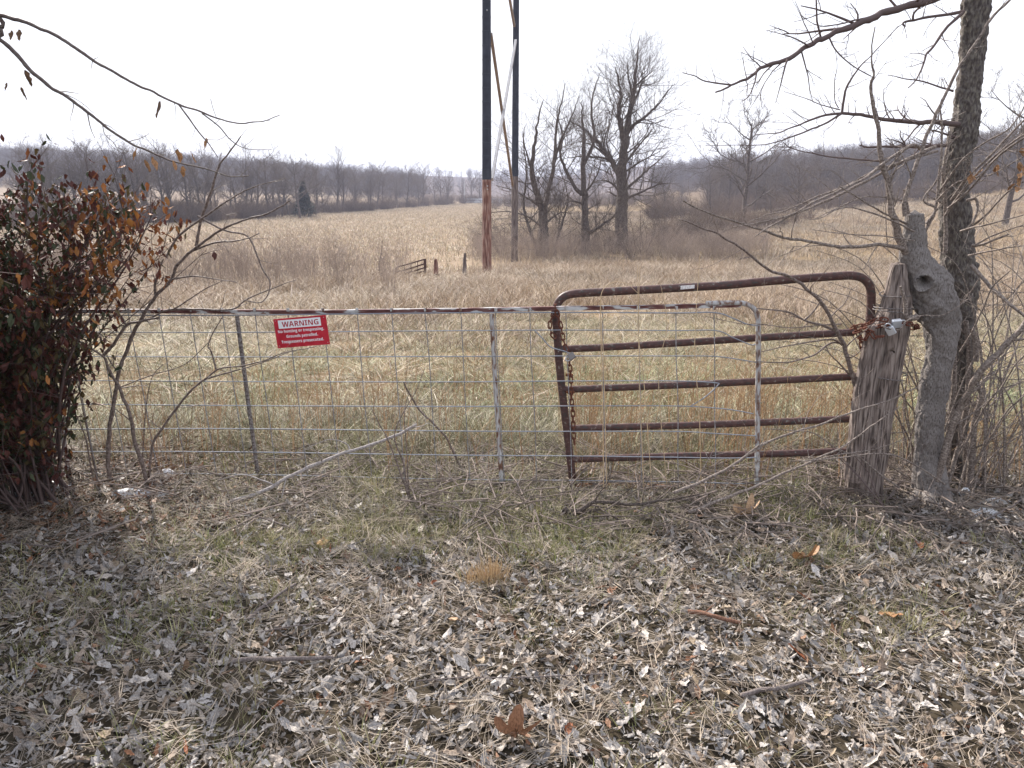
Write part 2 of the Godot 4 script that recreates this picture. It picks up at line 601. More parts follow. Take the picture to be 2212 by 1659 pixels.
	for k in 5200:
		var f := pow(rng.randf(), 0.8)
		var rr := (1.0 - f) * 2.7 * (0.75 + 0.35 * broad.get_noise_2d(f * 60.0, k % 9 * 40.0)) + 0.06
		var an := rng.randf() * TAU
		var o := Vector3(cos(an), 0, sin(an))
		var r0 := rr * sqrt(rng.randf_range(0.25, 1.0))
		var b := rng.randf_range(0.5, 1.4)
		fs.blade(cp + o * r0 + Vector3(0, 0.25 + f * 4.9 - r0 * 0.1, 0), (o + Vector3(rng.randfn(0, 0.4), rng.randf_range(-0.2, 0.9), rng.randfn(0, 0.4))).normalized(), Vector3(-sin(an), 0, cos(an)), rng.randf_range(0.2, 0.45), 0.1, Vector3(0, -0.4, 0), 2, Color(b, b, b))
	part("crown", fs, M.cedar, cedar)

# three big trees in the field, limbs as in the photograph
func field_trees() -> void:
	rng.seed = 77
	var d1 := 40.0; var d2 := 41.0; var d3 := 45.0
	var sets := [
		["bare multi-stemmed tree with a dense tangle of low twigs by the pole frame", d1, [
			[[1310, 1690, 1312, 1550, 1310, 1450, 1300, 1350, 1260, 1220, 1232, 1100, 1250, 950, 1275, 800, 1310, 640], 0.34, 0.05],
			[[1315, 1500, 1330, 1300, 1380, 1050, 1390, 850, 1420, 700, 1450, 540], 0.2, 0.04],
			[[1380, 1690, 1400, 1560, 1440, 1420, 1470, 1280, 1440, 1150], 0.14, 0.03],
			[[1280, 1690, 1250, 1560, 1200, 1430, 1180, 1300, 1200, 1150, 1180, 900, 1200, 800], 0.16, 0.03],
			[[1232, 1100, 1190, 950, 1175, 850], 0.09, 0.03], [[1380, 1050, 1430, 900, 1500, 740, 1540, 620], 0.11, 0.03],
			[[1300, 1350, 1150, 1250, 1000, 1200], 0.08, 0.03], [[1310, 1480, 1200, 1400, 1050, 1370, 900, 1390], 0.08, 0.02], [[1320, 1450, 1420, 1380, 1520, 1390], 0.08, 0.02]], 15, 1.75],
		["slim bare tree with a long low limb between the two bigger field trees", d2, [
			[[1592, 1690, 1585, 1560, 1575, 1450, 1580, 1300, 1566, 1100, 1572, 900, 1560, 780, 1560, 650], 0.33, 0.05],
			[[1560, 1260, 1500, 1190, 1450, 1090, 1420, 1000, 1430, 870, 1400, 740, 1410, 640], 0.17, 0.03],
			[[1600, 1515, 1640, 1490, 1700, 1450, 1770, 1395, 1830, 1300], 0.17, 0.06],
			[[1566, 1080, 1640, 900, 1620, 720, 1640, 580, 1680, 470], 0.15, 0.03],
			[[1575, 1330, 1500, 1300, 1420, 1330], 0.1, 0.03], [[1580, 1250, 1660, 1130, 1690, 1000], 0.1, 0.03]], 13, 1.6],
		["tallest bare field tree with broken upright leaders and a long side limb", d3, [
			[[1815, 1680, 1815, 1560, 1812, 1400, 1822, 1250, 1820, 1100, 1838, 950, 1850, 850, 1880, 680, 1905, 520, 1918, 380, 1935, 230], 0.52, 0.03],
			[[1838, 930, 1805, 800, 1798, 700, 1810, 600, 1790, 480, 1775, 440], 0.26, 0.05],
			[[1805, 1140, 1740, 1030, 1690, 960, 1640, 900, 1560, 830, 1470, 780], 0.27, 0.06],
			[[1860, 850, 1910, 800, 1960, 765, 2010, 720, 2060, 670, 2110, 600, 2162, 540], 0.17, 0.04],
			[[1795, 1090, 1720, 1030, 1600, 1015, 1500, 1020, 1440, 1030], 0.14, 0.03],
			[[1880, 680, 1940, 560, 1955, 440], 0.13, 0.03], [[1905, 560, 1970, 500, 2030, 450], 0.09, 0.02], [[1890, 640, 1860, 500, 1855, 400], 0.1, 0.03],
			[[1825, 1080, 1900, 980, 1990, 870, 2030, 820], 0.14, 0.03], [[1825, 1240, 1920, 1160, 2020, 1070, 2130, 970], 0.15, 0.03],
			[[1820, 1300, 1930, 1250, 2050, 1200, 2120, 1190], 0.13, 0.03], [[1815, 1250, 1740, 1180, 1680, 1170], 0.12, 0.03], [[1750, 1050, 1720, 900, 1760, 760], 0.1, 0.03]], 17, 1.9]]
	for t in sets:
		var d: float = t[1]
		var base := at(737.3 + t[2][0][0][0] / 3.0, 560.0, d)
		base.y = height(base.x, base.z)
		var o := thing("field_tree", t[0], "tree", base)
		var first := true
		for l in t[2]:
			var sway := rng.randf_range(-2.2, 2.2)
			var p := path(R2, l[0], d, d + (0.0 if first else sway))
			if first:
				p[0].y = height(p[0].x, p[0].z) - 0.3
			var s := Shape.new()
			limb(s, p, l[1] * (0.82 if first else 0.66), l[2] * 0.3, int(t[3] * 1.45), t[4] * 1.2, 3, 8, 0.09, 3.3, Color.WHITE, 0.25 if first else 0.12, 0.45 if first else 0.75)
			part("trunk" if first else "limb", s, M.mid_bark, o)
			first = false
	# twiggy bushes at their feet
	for k in 16:
		var px: float = [1085, 1120, 1150, 1190, 1225, 1240, 1290, 1310, 1330, 1365, 1390, 1420, 1440, 1480, 1505, 1530][k]
		var b := at(px, 555.0, rng.randf_range(38.0, 47.0) if k < 11 else rng.randf_range(46.0, 54.0))
		b.y = height(b.x, b.z)
		var o := thing("twiggy_bush", "leafless twiggy bush " + ("beside the multi-stemmed field tree" if px < 1215 else ("by the foot of the slim field tree" if px < 1300 else ("round the foot of the tallest field tree" if px < 1400 else "in the brush beyond the tallest field tree"))), "bush", b, "bushes below the field trees")
		var s := Shape.new()
		for j in 9:
			var an := rng.randf() * TAU
			twig(s, b + Vector3(cos(an), -0.1, sin(an)) * 0.15, Vector3(cos(an) * 0.55, 1, sin(an) * 0.55).normalized(), rng.randf_range(1.0, 2.5), 0.02, 3, 0.18, 0.03, Color.WHITE, 3, 3.2)
		part("stems", s, M.mid_bark, o)

func pole_frame() -> void:
	var ba := at(1052.0, 595.0, 27.0); ba.y = height(ba.x, ba.z)
	var bb := at(1111.0, 566.0, 35.5); bb.y = height(bb.x, bb.z)
	var o := thing("utility_pole_frame", "pair of tall wooden utility poles with black wrapping and crossed braces", "utility pole", ba)
	var tops := [at(1051.0, 0.0, 27.0), at(1115.0, 0.0, 35.5)]
	var wraps := [at(1051.5, 388.0, 27.0), at(1112.5, 381.0, 35.5)]
	for k in 2:
		var b: Vector3 = [ba, bb][k]
		var up: Vector3 = (tops[k] - b).normalized()
		var r0: float = [0.152, 0.148][k]
		var w: Vector3 = wraps[k]
		var s := rough_tube(PackedVector3Array([b - up * 0.5, b + up * 0.8, w]), [r0 * 1.03, r0, r0 * 0.97], 28, 14, 0.025, Vector3(30, 0.6, 30))
		part("pole", s, [M.red_wood, M.grey_wood][k], o)
		var s2 := Shape.new()
		var tp := b + up * 13.0
		var pts := PackedVector3Array(); var rad := PackedFloat32Array()
		for j in 40:
			pts.append(w.lerp(tp, j / 39.0)); rad.append(lerpf(r0 * 1.0, r0 * 0.8, j / 39.0) * (1.0 + (0.006 if j % 2 else 0.0)))
		s2.tube(pts, rad, 24)
		part("black_wrap", s2, M.wrap, o)
		for j in 12:
			var s3 := Shape.new()
			var c := w + up * (0.32 + j * 0.42)
			s3.tube(PackedVector3Array([c, c + up * 0.012]), PackedFloat32Array([r0 * 1.012, r0 * 1.012]), 24, Color.WHITE, false)
			part("band", s3, M.wrap_band, o)
	var side := Vector3(0.0, 0.0, 0.0)
	for q in [[at(1114.0, 88.0, 35.2), at(1062.5, 388.0, 27.2), 0], [at(1060.5, 74.0, 27.3), at(1107.5, 400.0, 35.3), 1], [at(1091.0, -60.0, 33.0), at(1111.0, 56.0, 35.2), 1]]:
		var s := Shape.new()
		var a: Vector3 = q[0]; var b: Vector3 = q[1]
		var t := (b - a) * 0.5
		var x := t.cross(Vector3.UP).normalized()
		var w := x.cross(t).normalized()
		s.box((a + b) * 0.5 + side, t, x * 0.045, w * 0.062)
		part("brace", s, [M.silver_wood, M.tan_wood][q[2]], o)
	for q in [at(1053.0, 402.0, 26.83), at(1053.0, 409.0, 26.83), at(1052, 22, 26.84)]:
		var s := Shape.new()
		s.tube(PackedVector3Array([q + Vector3(0, 0, -0.05), q + Vector3(0, 0, 0.03)]), PackedFloat32Array([0.022, 0.022]), 8)
		part("bolt", s, M.zinc, o)

func far_bits() -> void:
	# small far gate
	var d := 25.0
	var g0 := at(887.0, 598.0, d); g0.y = height(g0.x, g0.z)
	var o := thing("far_gate", "small brown tube gate standing alone at the stubble field edge", "gate", g0)
	var c := func(x: float, y: float) -> Vector3: return at((1000.0 + x * 0.11302) / 1.1718, (600.0 + y * 0.11302) / 1.1718 - 1.0, d + 0.3)
	var rails := [[20, 895, 20, 720, 60, 680, 350, 600, 650, 510], [20, 800, 350, 710, 680, 600], [30, 890, 350, 790, 680, 690], [330, 870, 500, 815, 680, 765], [650, 500, 668, 850], [680, 500, 690, 850]]
	for k in rails.size():
		var s := Shape.new()
		var p := PackedVector3Array()
		for j in rails[k].size() / 2: p.append(c.call(rails[k][2 * j], rails[k][2 * j + 1]))
		s.tube(p, taper(p.size(), 0.024, 0.024), 7)
		part("rail" if k < 4 else "gate_post", s, M.far_rust, o)
	for q in [[355, 600, 365, 790], [505, 560, 515, 810], [205, 645, 212, 850]]:
		var s := Shape.new()
		s.tube(PackedVector3Array([c.call(q[0], q[1]), c.call(q[2], q[3])]), taper(2, 0.012, 0.012), 5)
		part("upright", s, M.far_rust, o)
	for q in [["reddish_post", "short splintered reddish post beside the small far gate", 942.0, 560.0, 590.0, 0.07, M.red_wood], ["leaning_post", "thin grey post leaning in the grass before the utility poles", 1002.5, 547.0, 582.0, 0.06, M.grey_wood]]:
		var p := at(q[2], q[4], 24.5); p.y = height(p.x, p.z)
		var top := at(q[2] + (2.0 if q[5] < 0.065 else -1.0), q[3], 24.5)
		var t := thing(q[0], q[1], "post", p)
		part("shaft", rough_tube(PackedVector3Array([p - Vector3(0, 0.3, 0), p.lerp(top, 0.5), top]), [q[5] * 1.1, q[5], q[5] * 0.6], 10, 5, 0.25, Vector3(20, 3, 20)), q[6], t)
		var s := Shape.new()
		s.tube(PackedVector3Array([p + Vector3(0, 0.02, 0), p + Vector3(0.02, 0.12, 0)]), taper(2, q[5] * 1.6, q[5] * 1.3), 8)
		part("collar", s, M.far_rust, t)
	# dead weed standing beside that gate
	var wp := at(822.0, 600.0, 24.0); wp.y = height(wp.x, wp.z)
	var w := thing("dead_sapling", "single dead stem standing in the grass left of the small far gate", "sapling", wp)
	var ws := Shape.new()
	limb(ws, PackedVector3Array([wp, at(819, 575, 24), at(823, 550, 24), at(826, 520, 24)]), 0.025, 0.008, 9, 0.35, 1)
	part("stem", ws, M.mid_bark, w)
	# road bridge railing far off at the end of the field
	var b0 := at(1004.0, 440.0, 262.0); b0.y = height(b0.x, b0.z)
	var br := thing("road_bridge", "low grey concrete road bridge at the far end of the stubble field", "bridge", b0)
	var s1 := Shape.new()
	var bl := at(1002.0, 431.5, 262.0); var bq := at(1085.0, 431.5, 262.0)
	var half := (bq - bl) * 0.5
	s1.box((bl + bq) * 0.5 + Vector3(0, 0.1, 0), Vector3(half.x, 0, 0), Vector3(0, 0.32, 0), Vector3(0, 0, 0.2))
	part("parapet", s1, M.concrete, br)
	var s2 := Shape.new()
	s2.box((bl + bq) * 0.5 - Vector3(0, 0.75, 0), Vector3(half.x, 0, 0), Vector3(0, 0.2, 0), Vector3(0, 0, 2.5))
	part("deck", s2, M.concrete, br)
	for k in 4:
		var s3 := Shape.new()
		s3.box(bl.lerp(bq, 0.04 + k * 0.3) - Vector3(0, 1.3, 0.5), Vector3(0.5, 0, 0), Vector3(0, 0.95, 0), Vector3(0, 0, 1.6))
		part("pier", s3, M.concrete, br)
	var pp := at(1003.5, 440.0, 258.0); pp.y = height(pp.x, pp.z)
	var rp := thing("roadside_pole", "thin pale pole standing by the far road bridge", "pole", pp)
	var s4 := Shape.new()
	s4.tube(PackedVector3Array([pp - Vector3(0, 0.3, 0), at(1003.5, 392.0, 258.0)]), taper(2, 0.14, 0.11), 7)
	part("shaft", s4, M.concrete, rp)

# ------------------------------------------------------------------ ground cover
func grow_cover() -> void:
	rng.seed = 21
	var grid := Basis(Vector3.UP, 0.35)
	var meadow := thing("dead_meadow_grass", "tall tan dead grass filling the meadow behind the gates", "grass", Vector3.ZERO, "", "stuff")
	# squares of tall grass: thick ones and thin ones
	var size := 1.6
	var sq := []
	for k in 9:
		var s := Shape.new()
		for n in [46, 46, 46, 46, 24, 24, 24, 11, 11][k]:
			var t := rng.randf_range(0.55, 1.3)
			tuft(s, Vector3(rng.randf_range(-0.5, 0.5) * size, 0, rng.randf_range(-0.5, 0.5) * size), rng.randf_range(0.6, 1.25), Color(t, t, t), 18, 0.62, 0.26, 0.0046, 1.7, 3, 0.05, 1.1)
		sq.append(s.mesh(M.straw))
	var places := []; var tints := []
	for q in 9:
		places.append([]); tints.append([])
	for gx in range(-30, 31):
		for gz in range(-30, 31):
			var p := grid * Vector3(gx * size, 0, gz * size)
			var x := p.x; var d := 18.0 - p.z
			if d < 5.4 or d > 33.0 or absf(x) > 0.85 * d + 1.0 or stubble(x, -d) > 0.5: continue
			var patch := broad.get_noise_2d(x * 3.0 + 90.0, d * 3.0)
			var near := smoothstep(8.5, 15.0, d + patch * 5.0)
			var q := rng.randi() % 4
			if near < 0.25: q = 7 + rng.randi() % 2
			elif near < 0.7: q = 4 + rng.randi() % 3
			var up := (0.3 + 0.6 * near) * (1.0 + 0.5 * patch) * lerpf(1.0, 0.74, smoothstep(12.0, 20.0, d)) * rng.randf_range(0.9, 1.1)
			places[q].append(lie(x, -d, size, rng.randi() % 4, grid, up))
			var c := Color(0.45, 0.38, 0.305).lerp(Color(0.4, 0.31, 0.23), clampf(0.5 + patch * 1.6, 0, 1)) * rng.randf_range(0.93, 1.05) * (1.0 + 0.3 * broad.get_noise_2d(x * 1.4 - 70.0, d * 1.4))
			tints[q].append(Color(c.r, c.g, c.b))
	for q in 9: scatter("tall_grass", sq[q], places[q], tints[q], meadow)
	# squares of matted grass
	size = 1.0
	sq = []; places = []; tints = []
	for k in 5:
		var s := Shape.new()
		for n in 64:
			var c := Color(0.49, 0.425, 0.34).lerp(Color(0.26, 0.26, 0.145), pow(rng.randf(), 0.8)) * rng.randf_range(0.55, 1.25)
			tuft(s, Vector3(rng.randf_range(-0.5, 0.5) * size, 0.015, rng.randf_range(-0.5, 0.5) * size), rng.randf_range(0.4, 1.1), c, 26, 0.24, 0.2, 0.003, 1.3, 3, 0.5, 3.2)
		sq.append(s.mesh(M.straw))
		places.append([]); tints.append([])
	for gx in range(-14, 15):
		for gz in range(-14, 15):
			var p := grid * Vector3(gx * size, 0, gz * size)
			var x := p.x; var d := 8.5 - p.z
			if d < 5.0 or d > 13.0 or absf(x) > 0.85 * d + 0.5: continue
			var q := rng.randi() % 5
			places[q].append(lie(x, -d, size, rng.randi() % 4, grid, rng.randf_range(0.8, 1.15)))
			var t := rng.randf_range(0.93, 1.05) * (1.0 + 0.22 * broad.get_noise_2d(x * 5.0, d * 5.0 - 20.0))
			var gr := smoothstep(9.0, 5.5, d) * clampf(0.5 + 1.5 * broad.get_noise_2d(x * 4.0 + 50.0, d * 4.0), 0, 1)
			tints[q].append(Color(t * (1.0 - 0.24 * gr), t * (1.0 - 0.06 * gr), t * (1.0 - 0.25 * gr)))
	for q in 5: scatter("matted_grass", sq[q], places[q], tints[q], meadow)
	var low := []
	for k in 3: low.append(clump(M.straw, 26, 0.24, 0.2, 0.003, 1.3, 3, 0.5, 3.2))
	places = [[], [], []]; tints = [[], [], []]
	for k in 3400:
		var d := rng.randf_range(3.5, 5.3)
		var x := rng.randf_range(-0.85, 0.85) * d
		if d < 4.4 and (rng.randf() < 0.45 or absf(x) > 1.6): continue
		var q := rng.randi() % 3
		var sc := rng.randf_range(0.5, 1.35) * (0.45 if d < 4.3 else 0.8)
		var b := Basis(Vector3(rng.randfn(), 0, rng.randfn()).normalized(), rng.randf_range(0.0, 0.7)) * Basis(Vector3.UP, rng.randf() * TAU)
		places[q].append(Transform3D(b.scaled(Vector3(sc, sc, sc)), Vector3(x, height(x, -d) + 0.01, -d)))
		var c := Color(0.49, 0.425, 0.34).lerp(Color(0.26, 0.26, 0.145), pow(rng.randf(), 0.8)) * rng.randf_range(0.55, 1.25)
		tints[q].append(Color(c.r, c.g, c.b))
	for q in 3: scatter("loose_grass", low[q], places[q], tints[q], meadow)
	# squares of grass farther off
	size = 6.0
	sq = []; places = []; tints = []
	for k in 5:
		var s := Shape.new()
		for n in 85:
			var t := rng.randf_range(0.6, 1.25)
			tuft(s, Vector3(rng.randf_range(-0.5, 0.5) * size, 0, rng.randf_range(-0.5, 0.5) * size), rng.randf_range(0.6, 1.3), Color(t, t, t), 22, 0.5, 0.5, 0.011, 0.9, 2, 0.05, 1.0)
		sq.append(s.mesh(M.straw))
		places.append([]); tints.append([])
	for gx in range(-28, 29):
		for gz in range(-28, 29):
			var p := grid * Vector3(gx * size, 0, gz * size)
			var x := p.x; var d := 80.0 - p.z
			if d < 31.0 or d > 150.0 or absf(x) > 0.9 * d or stubble(x, -d) > 0.5: continue
			if d > 125.0 and x > 0.2 * d: continue
			var q := rng.randi() % 5
			places[q].append(lie(x, -d, size, rng.randi() % 4, grid, rng.randf_range(0.75, 1.0)))
			var patch := broad.get_noise_2d(x * 1.2 + 40.0, d * 1.2)
			var c := Color(0.48, 0.405, 0.32).lerp(Color(0.41, 0.325, 0.245), clampf(0.5 + patch * 1.5, 0, 1)) * rng.randf_range(0.95, 1.05)
			tints[q].append(Color(c.r, c.g, c.b))
	for q in 5: scatter("far_grass", sq[q], places[q], tints[q], meadow)
	# squares of corn stubble, six rows each
	var corn := thing("corn_stubble", "pale cut corn stubble and husks in rows across the field", "stubble", Vector3.ZERO, "", "stuff")
	size = 5.4
	sq = []; places = []; tints = []
	var rows := Basis(Vector3.UP, -0.62)
	for k in 5:
		var s := Shape.new()
		for n in 190:
			var c := Color(0.47, 0.375, 0.265).lerp(Color(0.66, 0.575, 0.45), rng.randf()) * rng.randf_range(0.6, 1.2)
			tuft(s, Vector3((rng.randi() % 6 - 2.5) * 0.9 + rng.randfn(0, 0.06), 0, rng.randf_range(-0.5, 0.5) * size), rng.randf_range(0.7, 1.25), c, 4, 0.28, 0.12, 0.016, 0.5, 1)
		for n in 85:
			var c := Color(0.48, 0.395, 0.3).lerp(Color(0.68, 0.62, 0.53), rng.randf()) * rng.randf_range(0.6, 1.2)
			tuft(s, Vector3(rng.randf_range(-0.5, 0.5) * size, 0, rng.randf_range(-0.5, 0.5) * size), rng.randf_range(0.6, 1.2), c, 7, 0.26, 0.45, 0.02, 2.0, 2, 0.8, 3.0)
		sq.append(s.mesh(M.straw))
		places.append([]); tints.append([])
	for gx in range(-50, 51):
		for gz in range(-50, 51):
			var p := rows * Vector3(gx * size, 0, gz * size)
			var x := p.x; var d := 100.0 - p.z
			if d < 25.0 or d > 270.0 or x < -0.9 * d or stubble(x, -d) < 0.5: continue
			if d > table(EDGE, 1106.0 + 1720.0 * x / d) + 3.0: continue
			var q := rng.randi() % 5
			places[q].append(lie(x, -d, size, 0 if rng.randf() < 0.5 else 2, rows, 1.0))
			var t := rng.randf_range(0.95, 1.04)
			tints[q].append(Color(t, t, t))
	for q in 5: scatter("stubble_rows", sq[q], places[q], tints[q], corn)

	# weeds along the near edge of the stubble
	var weed := Shape.new()
	for k in 7:
		var an := rng.randf() * TAU
		twig(weed, Vector3(cos(an), 0, sin(an)) * 0.12, Vector3(cos(an) * 0.2, 1, sin(an) * 0.2).normalized(), rng.randf_range(0.6, 1.15), 0.005, 2, 0.08, 0.04, Color.WHITE, 3, 3.6)
	var pl := []; var ti := []
	for k in 950:
		var d := rng.randf_range(17.0, 27.0)
		var x := rng.randf_range(-0.72, -0.13) * d
		if k > 400:
			d = rng.randf_range(33.0, 52.0)
			x = rng.randf_range(-0.05, 0.32) * d
		elif broad.get_noise_2d(x * 2.5, d * 2.5 + 60.0) < -0.12: continue
		var sc := rng.randf_range(0.6, 1.15)
		pl.append(Transform3D(Basis(Vector3.UP, rng.randf() * TAU).scaled(Vector3.ONE * sc), Vector3(x, height(x, -d), -d)))
		var b := rng.randf_range(0.7, 1.25)
		ti.append(Color(b, b, b))
	tag(scatter("dead_weeds", weed.mesh(M.weed), pl, ti, self), "grey-brown dead weeds bordering the stubble field", "weeds")

	# short green and yellowing grass about the gate foot
	var green := thing("short_green_grass", "short green and yellowing grass about the foot of the gates", "grass", Vector3.ZERO, "", "stuff")
	var fine := []
	for k in 3: fine.append(clump(M.grass, 22, 0.085, 0.07, 0.0018, 1.0, 3))
	places = [[], [], []]; tints = [[], [], []]
	for k in 15000:
		var d := rng.randf_range(1.7, 8.5)
		if k < 7000: d = rng.randf_range(3.0, 5.2)
		var x := rng.randf_range(-0.75, 0.75) * d
		var patch := broad.get_noise_2d(x * 9.0, d * 9.0 + 30.0)
		var want := 0.1 + 0.9 * smoothstep(2.7, 3.4, d) * smoothstep(8.5, 5.5, d) * smoothstep(2.1, 0.9, absf(x - 0.15) * 4.0 / maxf(d, 4.0))
		if x > 1.45 and d < 5.0: want *= 0.35
		if d < 3.0: want = 0.12 + 0.4 * smoothstep(0.0, 0.35, patch)
		if rng.randf() > want * clampf(0.5 + patch * 1.7, 0, 1): continue
		var q := rng.randi() % 3
		var sc := rng.randf_range(0.5, 1.2)
		places[q].append(Transform3D(Basis(Vector3(rng.randfn(), 0, rng.randfn()).normalized(), rng.randf_range(0, 0.5)) * Basis(Vector3.UP, rng.randf() * TAU).scaled(Vector3.ONE * sc), Vector3(x, height(x, -d), -d)))
		var c := Color(0.2, 0.225, 0.075).lerp(Color(0.46, 0.4, 0.25), clampf(rng.randf() * 0.9 + 0.12 - patch * 0.5, 0, 1)) * rng.randf_range(0.75, 1.2)
		tints[q].append(Color(c.r, c.g, c.b))
	for q in 3: scatter("green_blades", fine[q], places[q], tints[q], green)

func fallen_leaves() -> void:
	var kinds := []
	for k in 8:
		kinds.append(leaf_mesh(M.dead_leaf, [0.075, 0.06, 0.085, 0.05, 0.07, 0.055, 0.09, 0.06][k], [0.011, 0.021, 0.012, 0.017, 0.025, 0.009, 0.023, 0.014][k], [1.2, -0.9, 0.5, 1.8, -1.4, 0.9, 0.4, -0.5][k], [1.0, 0.7, 1.6, 0.5, 1.2, 2.0, 0.6, 1.4][k], [0.6, -0.8, 1.2, 0.3, -0.4, 0.9, -1.3, 0.2][k], [0, 0, 0, 0, 3, 0, 3, 0][k], 300 + k))
	rng.seed = 41
	var litter := thing("leaf_litter", "deep layer of curled grey and tan dead leaves covering the ground", "leaves", Vector3.ZERO, "", "stuff")
	var places := []; var tints := []
	for q in 8:
		places.append([]); tints.append([])
	var pale := Color(0.5, 0.475, 0.455); var tan := Color(0.34, 0.29, 0.245); var brown := Color(0.25, 0.185, 0.135); var rust := Color(0.27, 0.12, 0.06); var grey := Color(0.31, 0.292, 0.283)
	for k in 70000:
		var d := sqrt(rng.randf_range(1.2 * 1.2, 4.9 * 4.9))
		var x := rng.randf_range(-0.85, 0.85) * d
		if k > 60000:
			d = rng.randf_range(3.4, 5.3); x = rng.randf_range(-3.3, -0.6) if k % 2 else rng.randf_range(1.4, 3.4)
		var patch := broad.get_noise_2d(x * 8.0 + 200.0, d * 8.0)
		var keep := smoothstep(4.4, 2.9, d + patch * 0.9)
		if x < -1.0: keep = maxf(keep, 0.75 * smoothstep(5.4, 4.6, d))
		if x > 1.5: keep = maxf(keep, 0.75 * smoothstep(5.2, 4.4, d))
		keep = maxf(keep, 0.13)
		if rng.randf() > keep: continue
		var q := rng.randi() % 8
		var sc := 0.24 + 0.62 * pow(rng.randf(), 2.0)
		var b := Basis(Vector3(rng.randfn(), 0.15 * rng.randfn(), rng.randfn()).normalized(), rng.randfn(0, 0.3)) * Basis(Vector3.UP, rng.randf() * TAU)
		if rng.randf() < 0.5: b = b * Basis(Vector3.BACK, PI)
		places[q].append(Transform3D(b.scaled(Vector3.ONE * sc), Vector3(x, height(x, -d) + rng.randf_range(0.002, 0.03), -d)))
		var c := pale.lerp(tan, pow(rng.randf(), 1.3))
		var u := rng.randf()
		if u < 0.24: c = brown.lerp(tan, rng.randf() * 0.6)
		elif u < 0.44: c = grey
		var red := smoothstep(-0.9, -1.7, x) * smoothstep(2.9, 3.6, d)
		if rng.randf() < 0.035 + 0.6 * red: c = rust.lerp(brown, rng.randf())
		if x > 1.2 and d > 3.2 and rng.randf() < 0.5: c = brown.lerp(grey, rng.randf())
		c *= rng.randf_range(0.6, 1.2)
		tints[q].append(Color(c.r, c.g, c.b))
	for q in 8: scatter("leaves", kinds[q], places[q], tints[q], litter)
	# dry grass stems lying among them
	var st := []
	for k in 3:
		var s := Shape.new()
		for b in 3:
			s.blade(Vector3(rng.randfn(0, 0.02), 0.0, rng.randfn(0, 0.02)), Vector3(rng.randfn(0, 0.3), rng.randf_range(0.0, 0.22), 1).normalized(), Vector3(1, 0.3 * rng.randfn(), 0).normalized(), rng.randf_range(0.07, 0.24), rng.randf_range(0.0006, 0.0014), Vector3(rng.randfn(0, 0.8), rng.randfn(0, 0.16), 0), 4, Color.WHITE)
		st.append(s.mesh(M.straw))
	var ps := [[], [], []]; var ts := [[], [], []]
	for k in 13000:
		var d := sqrt(rng.randf_range(1.3 * 1.3, 5.4 * 5.4))
		var x := rng.randf_range(-0.8, 0.8) * d
		if d < 2.6 and rng.randf() < 0.4: continue
		var q := rng.randi() % 3
		ps[q].append(Transform3D((Basis(Vector3.UP, rng.randf() * TAU) * Basis(Vector3.RIGHT, rng.randfn(-0.05, 0.12))).scaled(Vector3.ONE * rng.randf_range(0.6, 1.3)), Vector3(x, height(x, -d) + rng.randf_range(0.015, 0.045), -d)))
		var c := Color(0.4, 0.33, 0.25).lerp(Color(0.22, 0.18, 0.15), rng.randf()) * rng.randf_range(0.7, 1.2)
		ts[q].append(Color(c.r, c.g, c.b))
	for q in 3: scatter("dry_stems", st[q], ps[q], ts[q], litter)
	# leaves that lie loose on top, one by one
	var looks := [[M.leaf_pale, "pale grey curled dead leaf lying loose on top of the leaf litter", "pale loose leaves"], [M.leaf_tan, "tan curled dead leaf lying loose on top of the leaf litter", "tan loose leaves"], [M.leaf_brown, "dark brown curled dead leaf lying loose on top of the leaf litter", "dark brown loose leaves"], [M.leaf_rust, "reddish rust-coloured dead leaf lying loose on top of the leaf litter", "rust-coloured loose leaves"]]
	var shapes := {}
	for k in 280:
		var d := sqrt(rng.randf_range(1.75 * 1.75, 3.4 * 3.4))
		var x := rng.randf_range(-0.64, 0.64) * d
		var u := rng.randf()
		var w := 0 if u < 0.55 else (1 if u < 0.8 else (2 if u < 0.93 else 3))
		var q := rng.randi() % 8
		var o := MeshInstance3D.new()
		o.name = numbered("fallen_leaf")
		o.mesh = kinds[q]
		o.material_override = looks[w][0]
		var key := "%d %d" % [q, w]
		if not shapes.has(key):
			var me: ArrayMesh = kinds[q].duplicate()
			me.surface_set_material(0, looks[w][0])
			shapes[key] = me
		o.material_override = null
		o.mesh = shapes[key]
		add_child(o)
		o.transform = Transform3D((Basis(Vector3(rng.randfn(), 0, rng.randfn()).normalized(), rng.randfn(0, 0.35)) * Basis(Vector3.UP, rng.randf() * TAU)).scaled(Vector3.ONE * rng.randf_range(0.65, 1.1)), Vector3(x, height(x, -d) + rng.randf_range(0.016, 0.03), -d))
		tag(o, looks[w][1].replace("curled", ["arched", "broad", "tightly folded", "small hooked", "lobed", "rolled-up", "large lobed", "small creased"][q]), "leaf", looks[w][2])
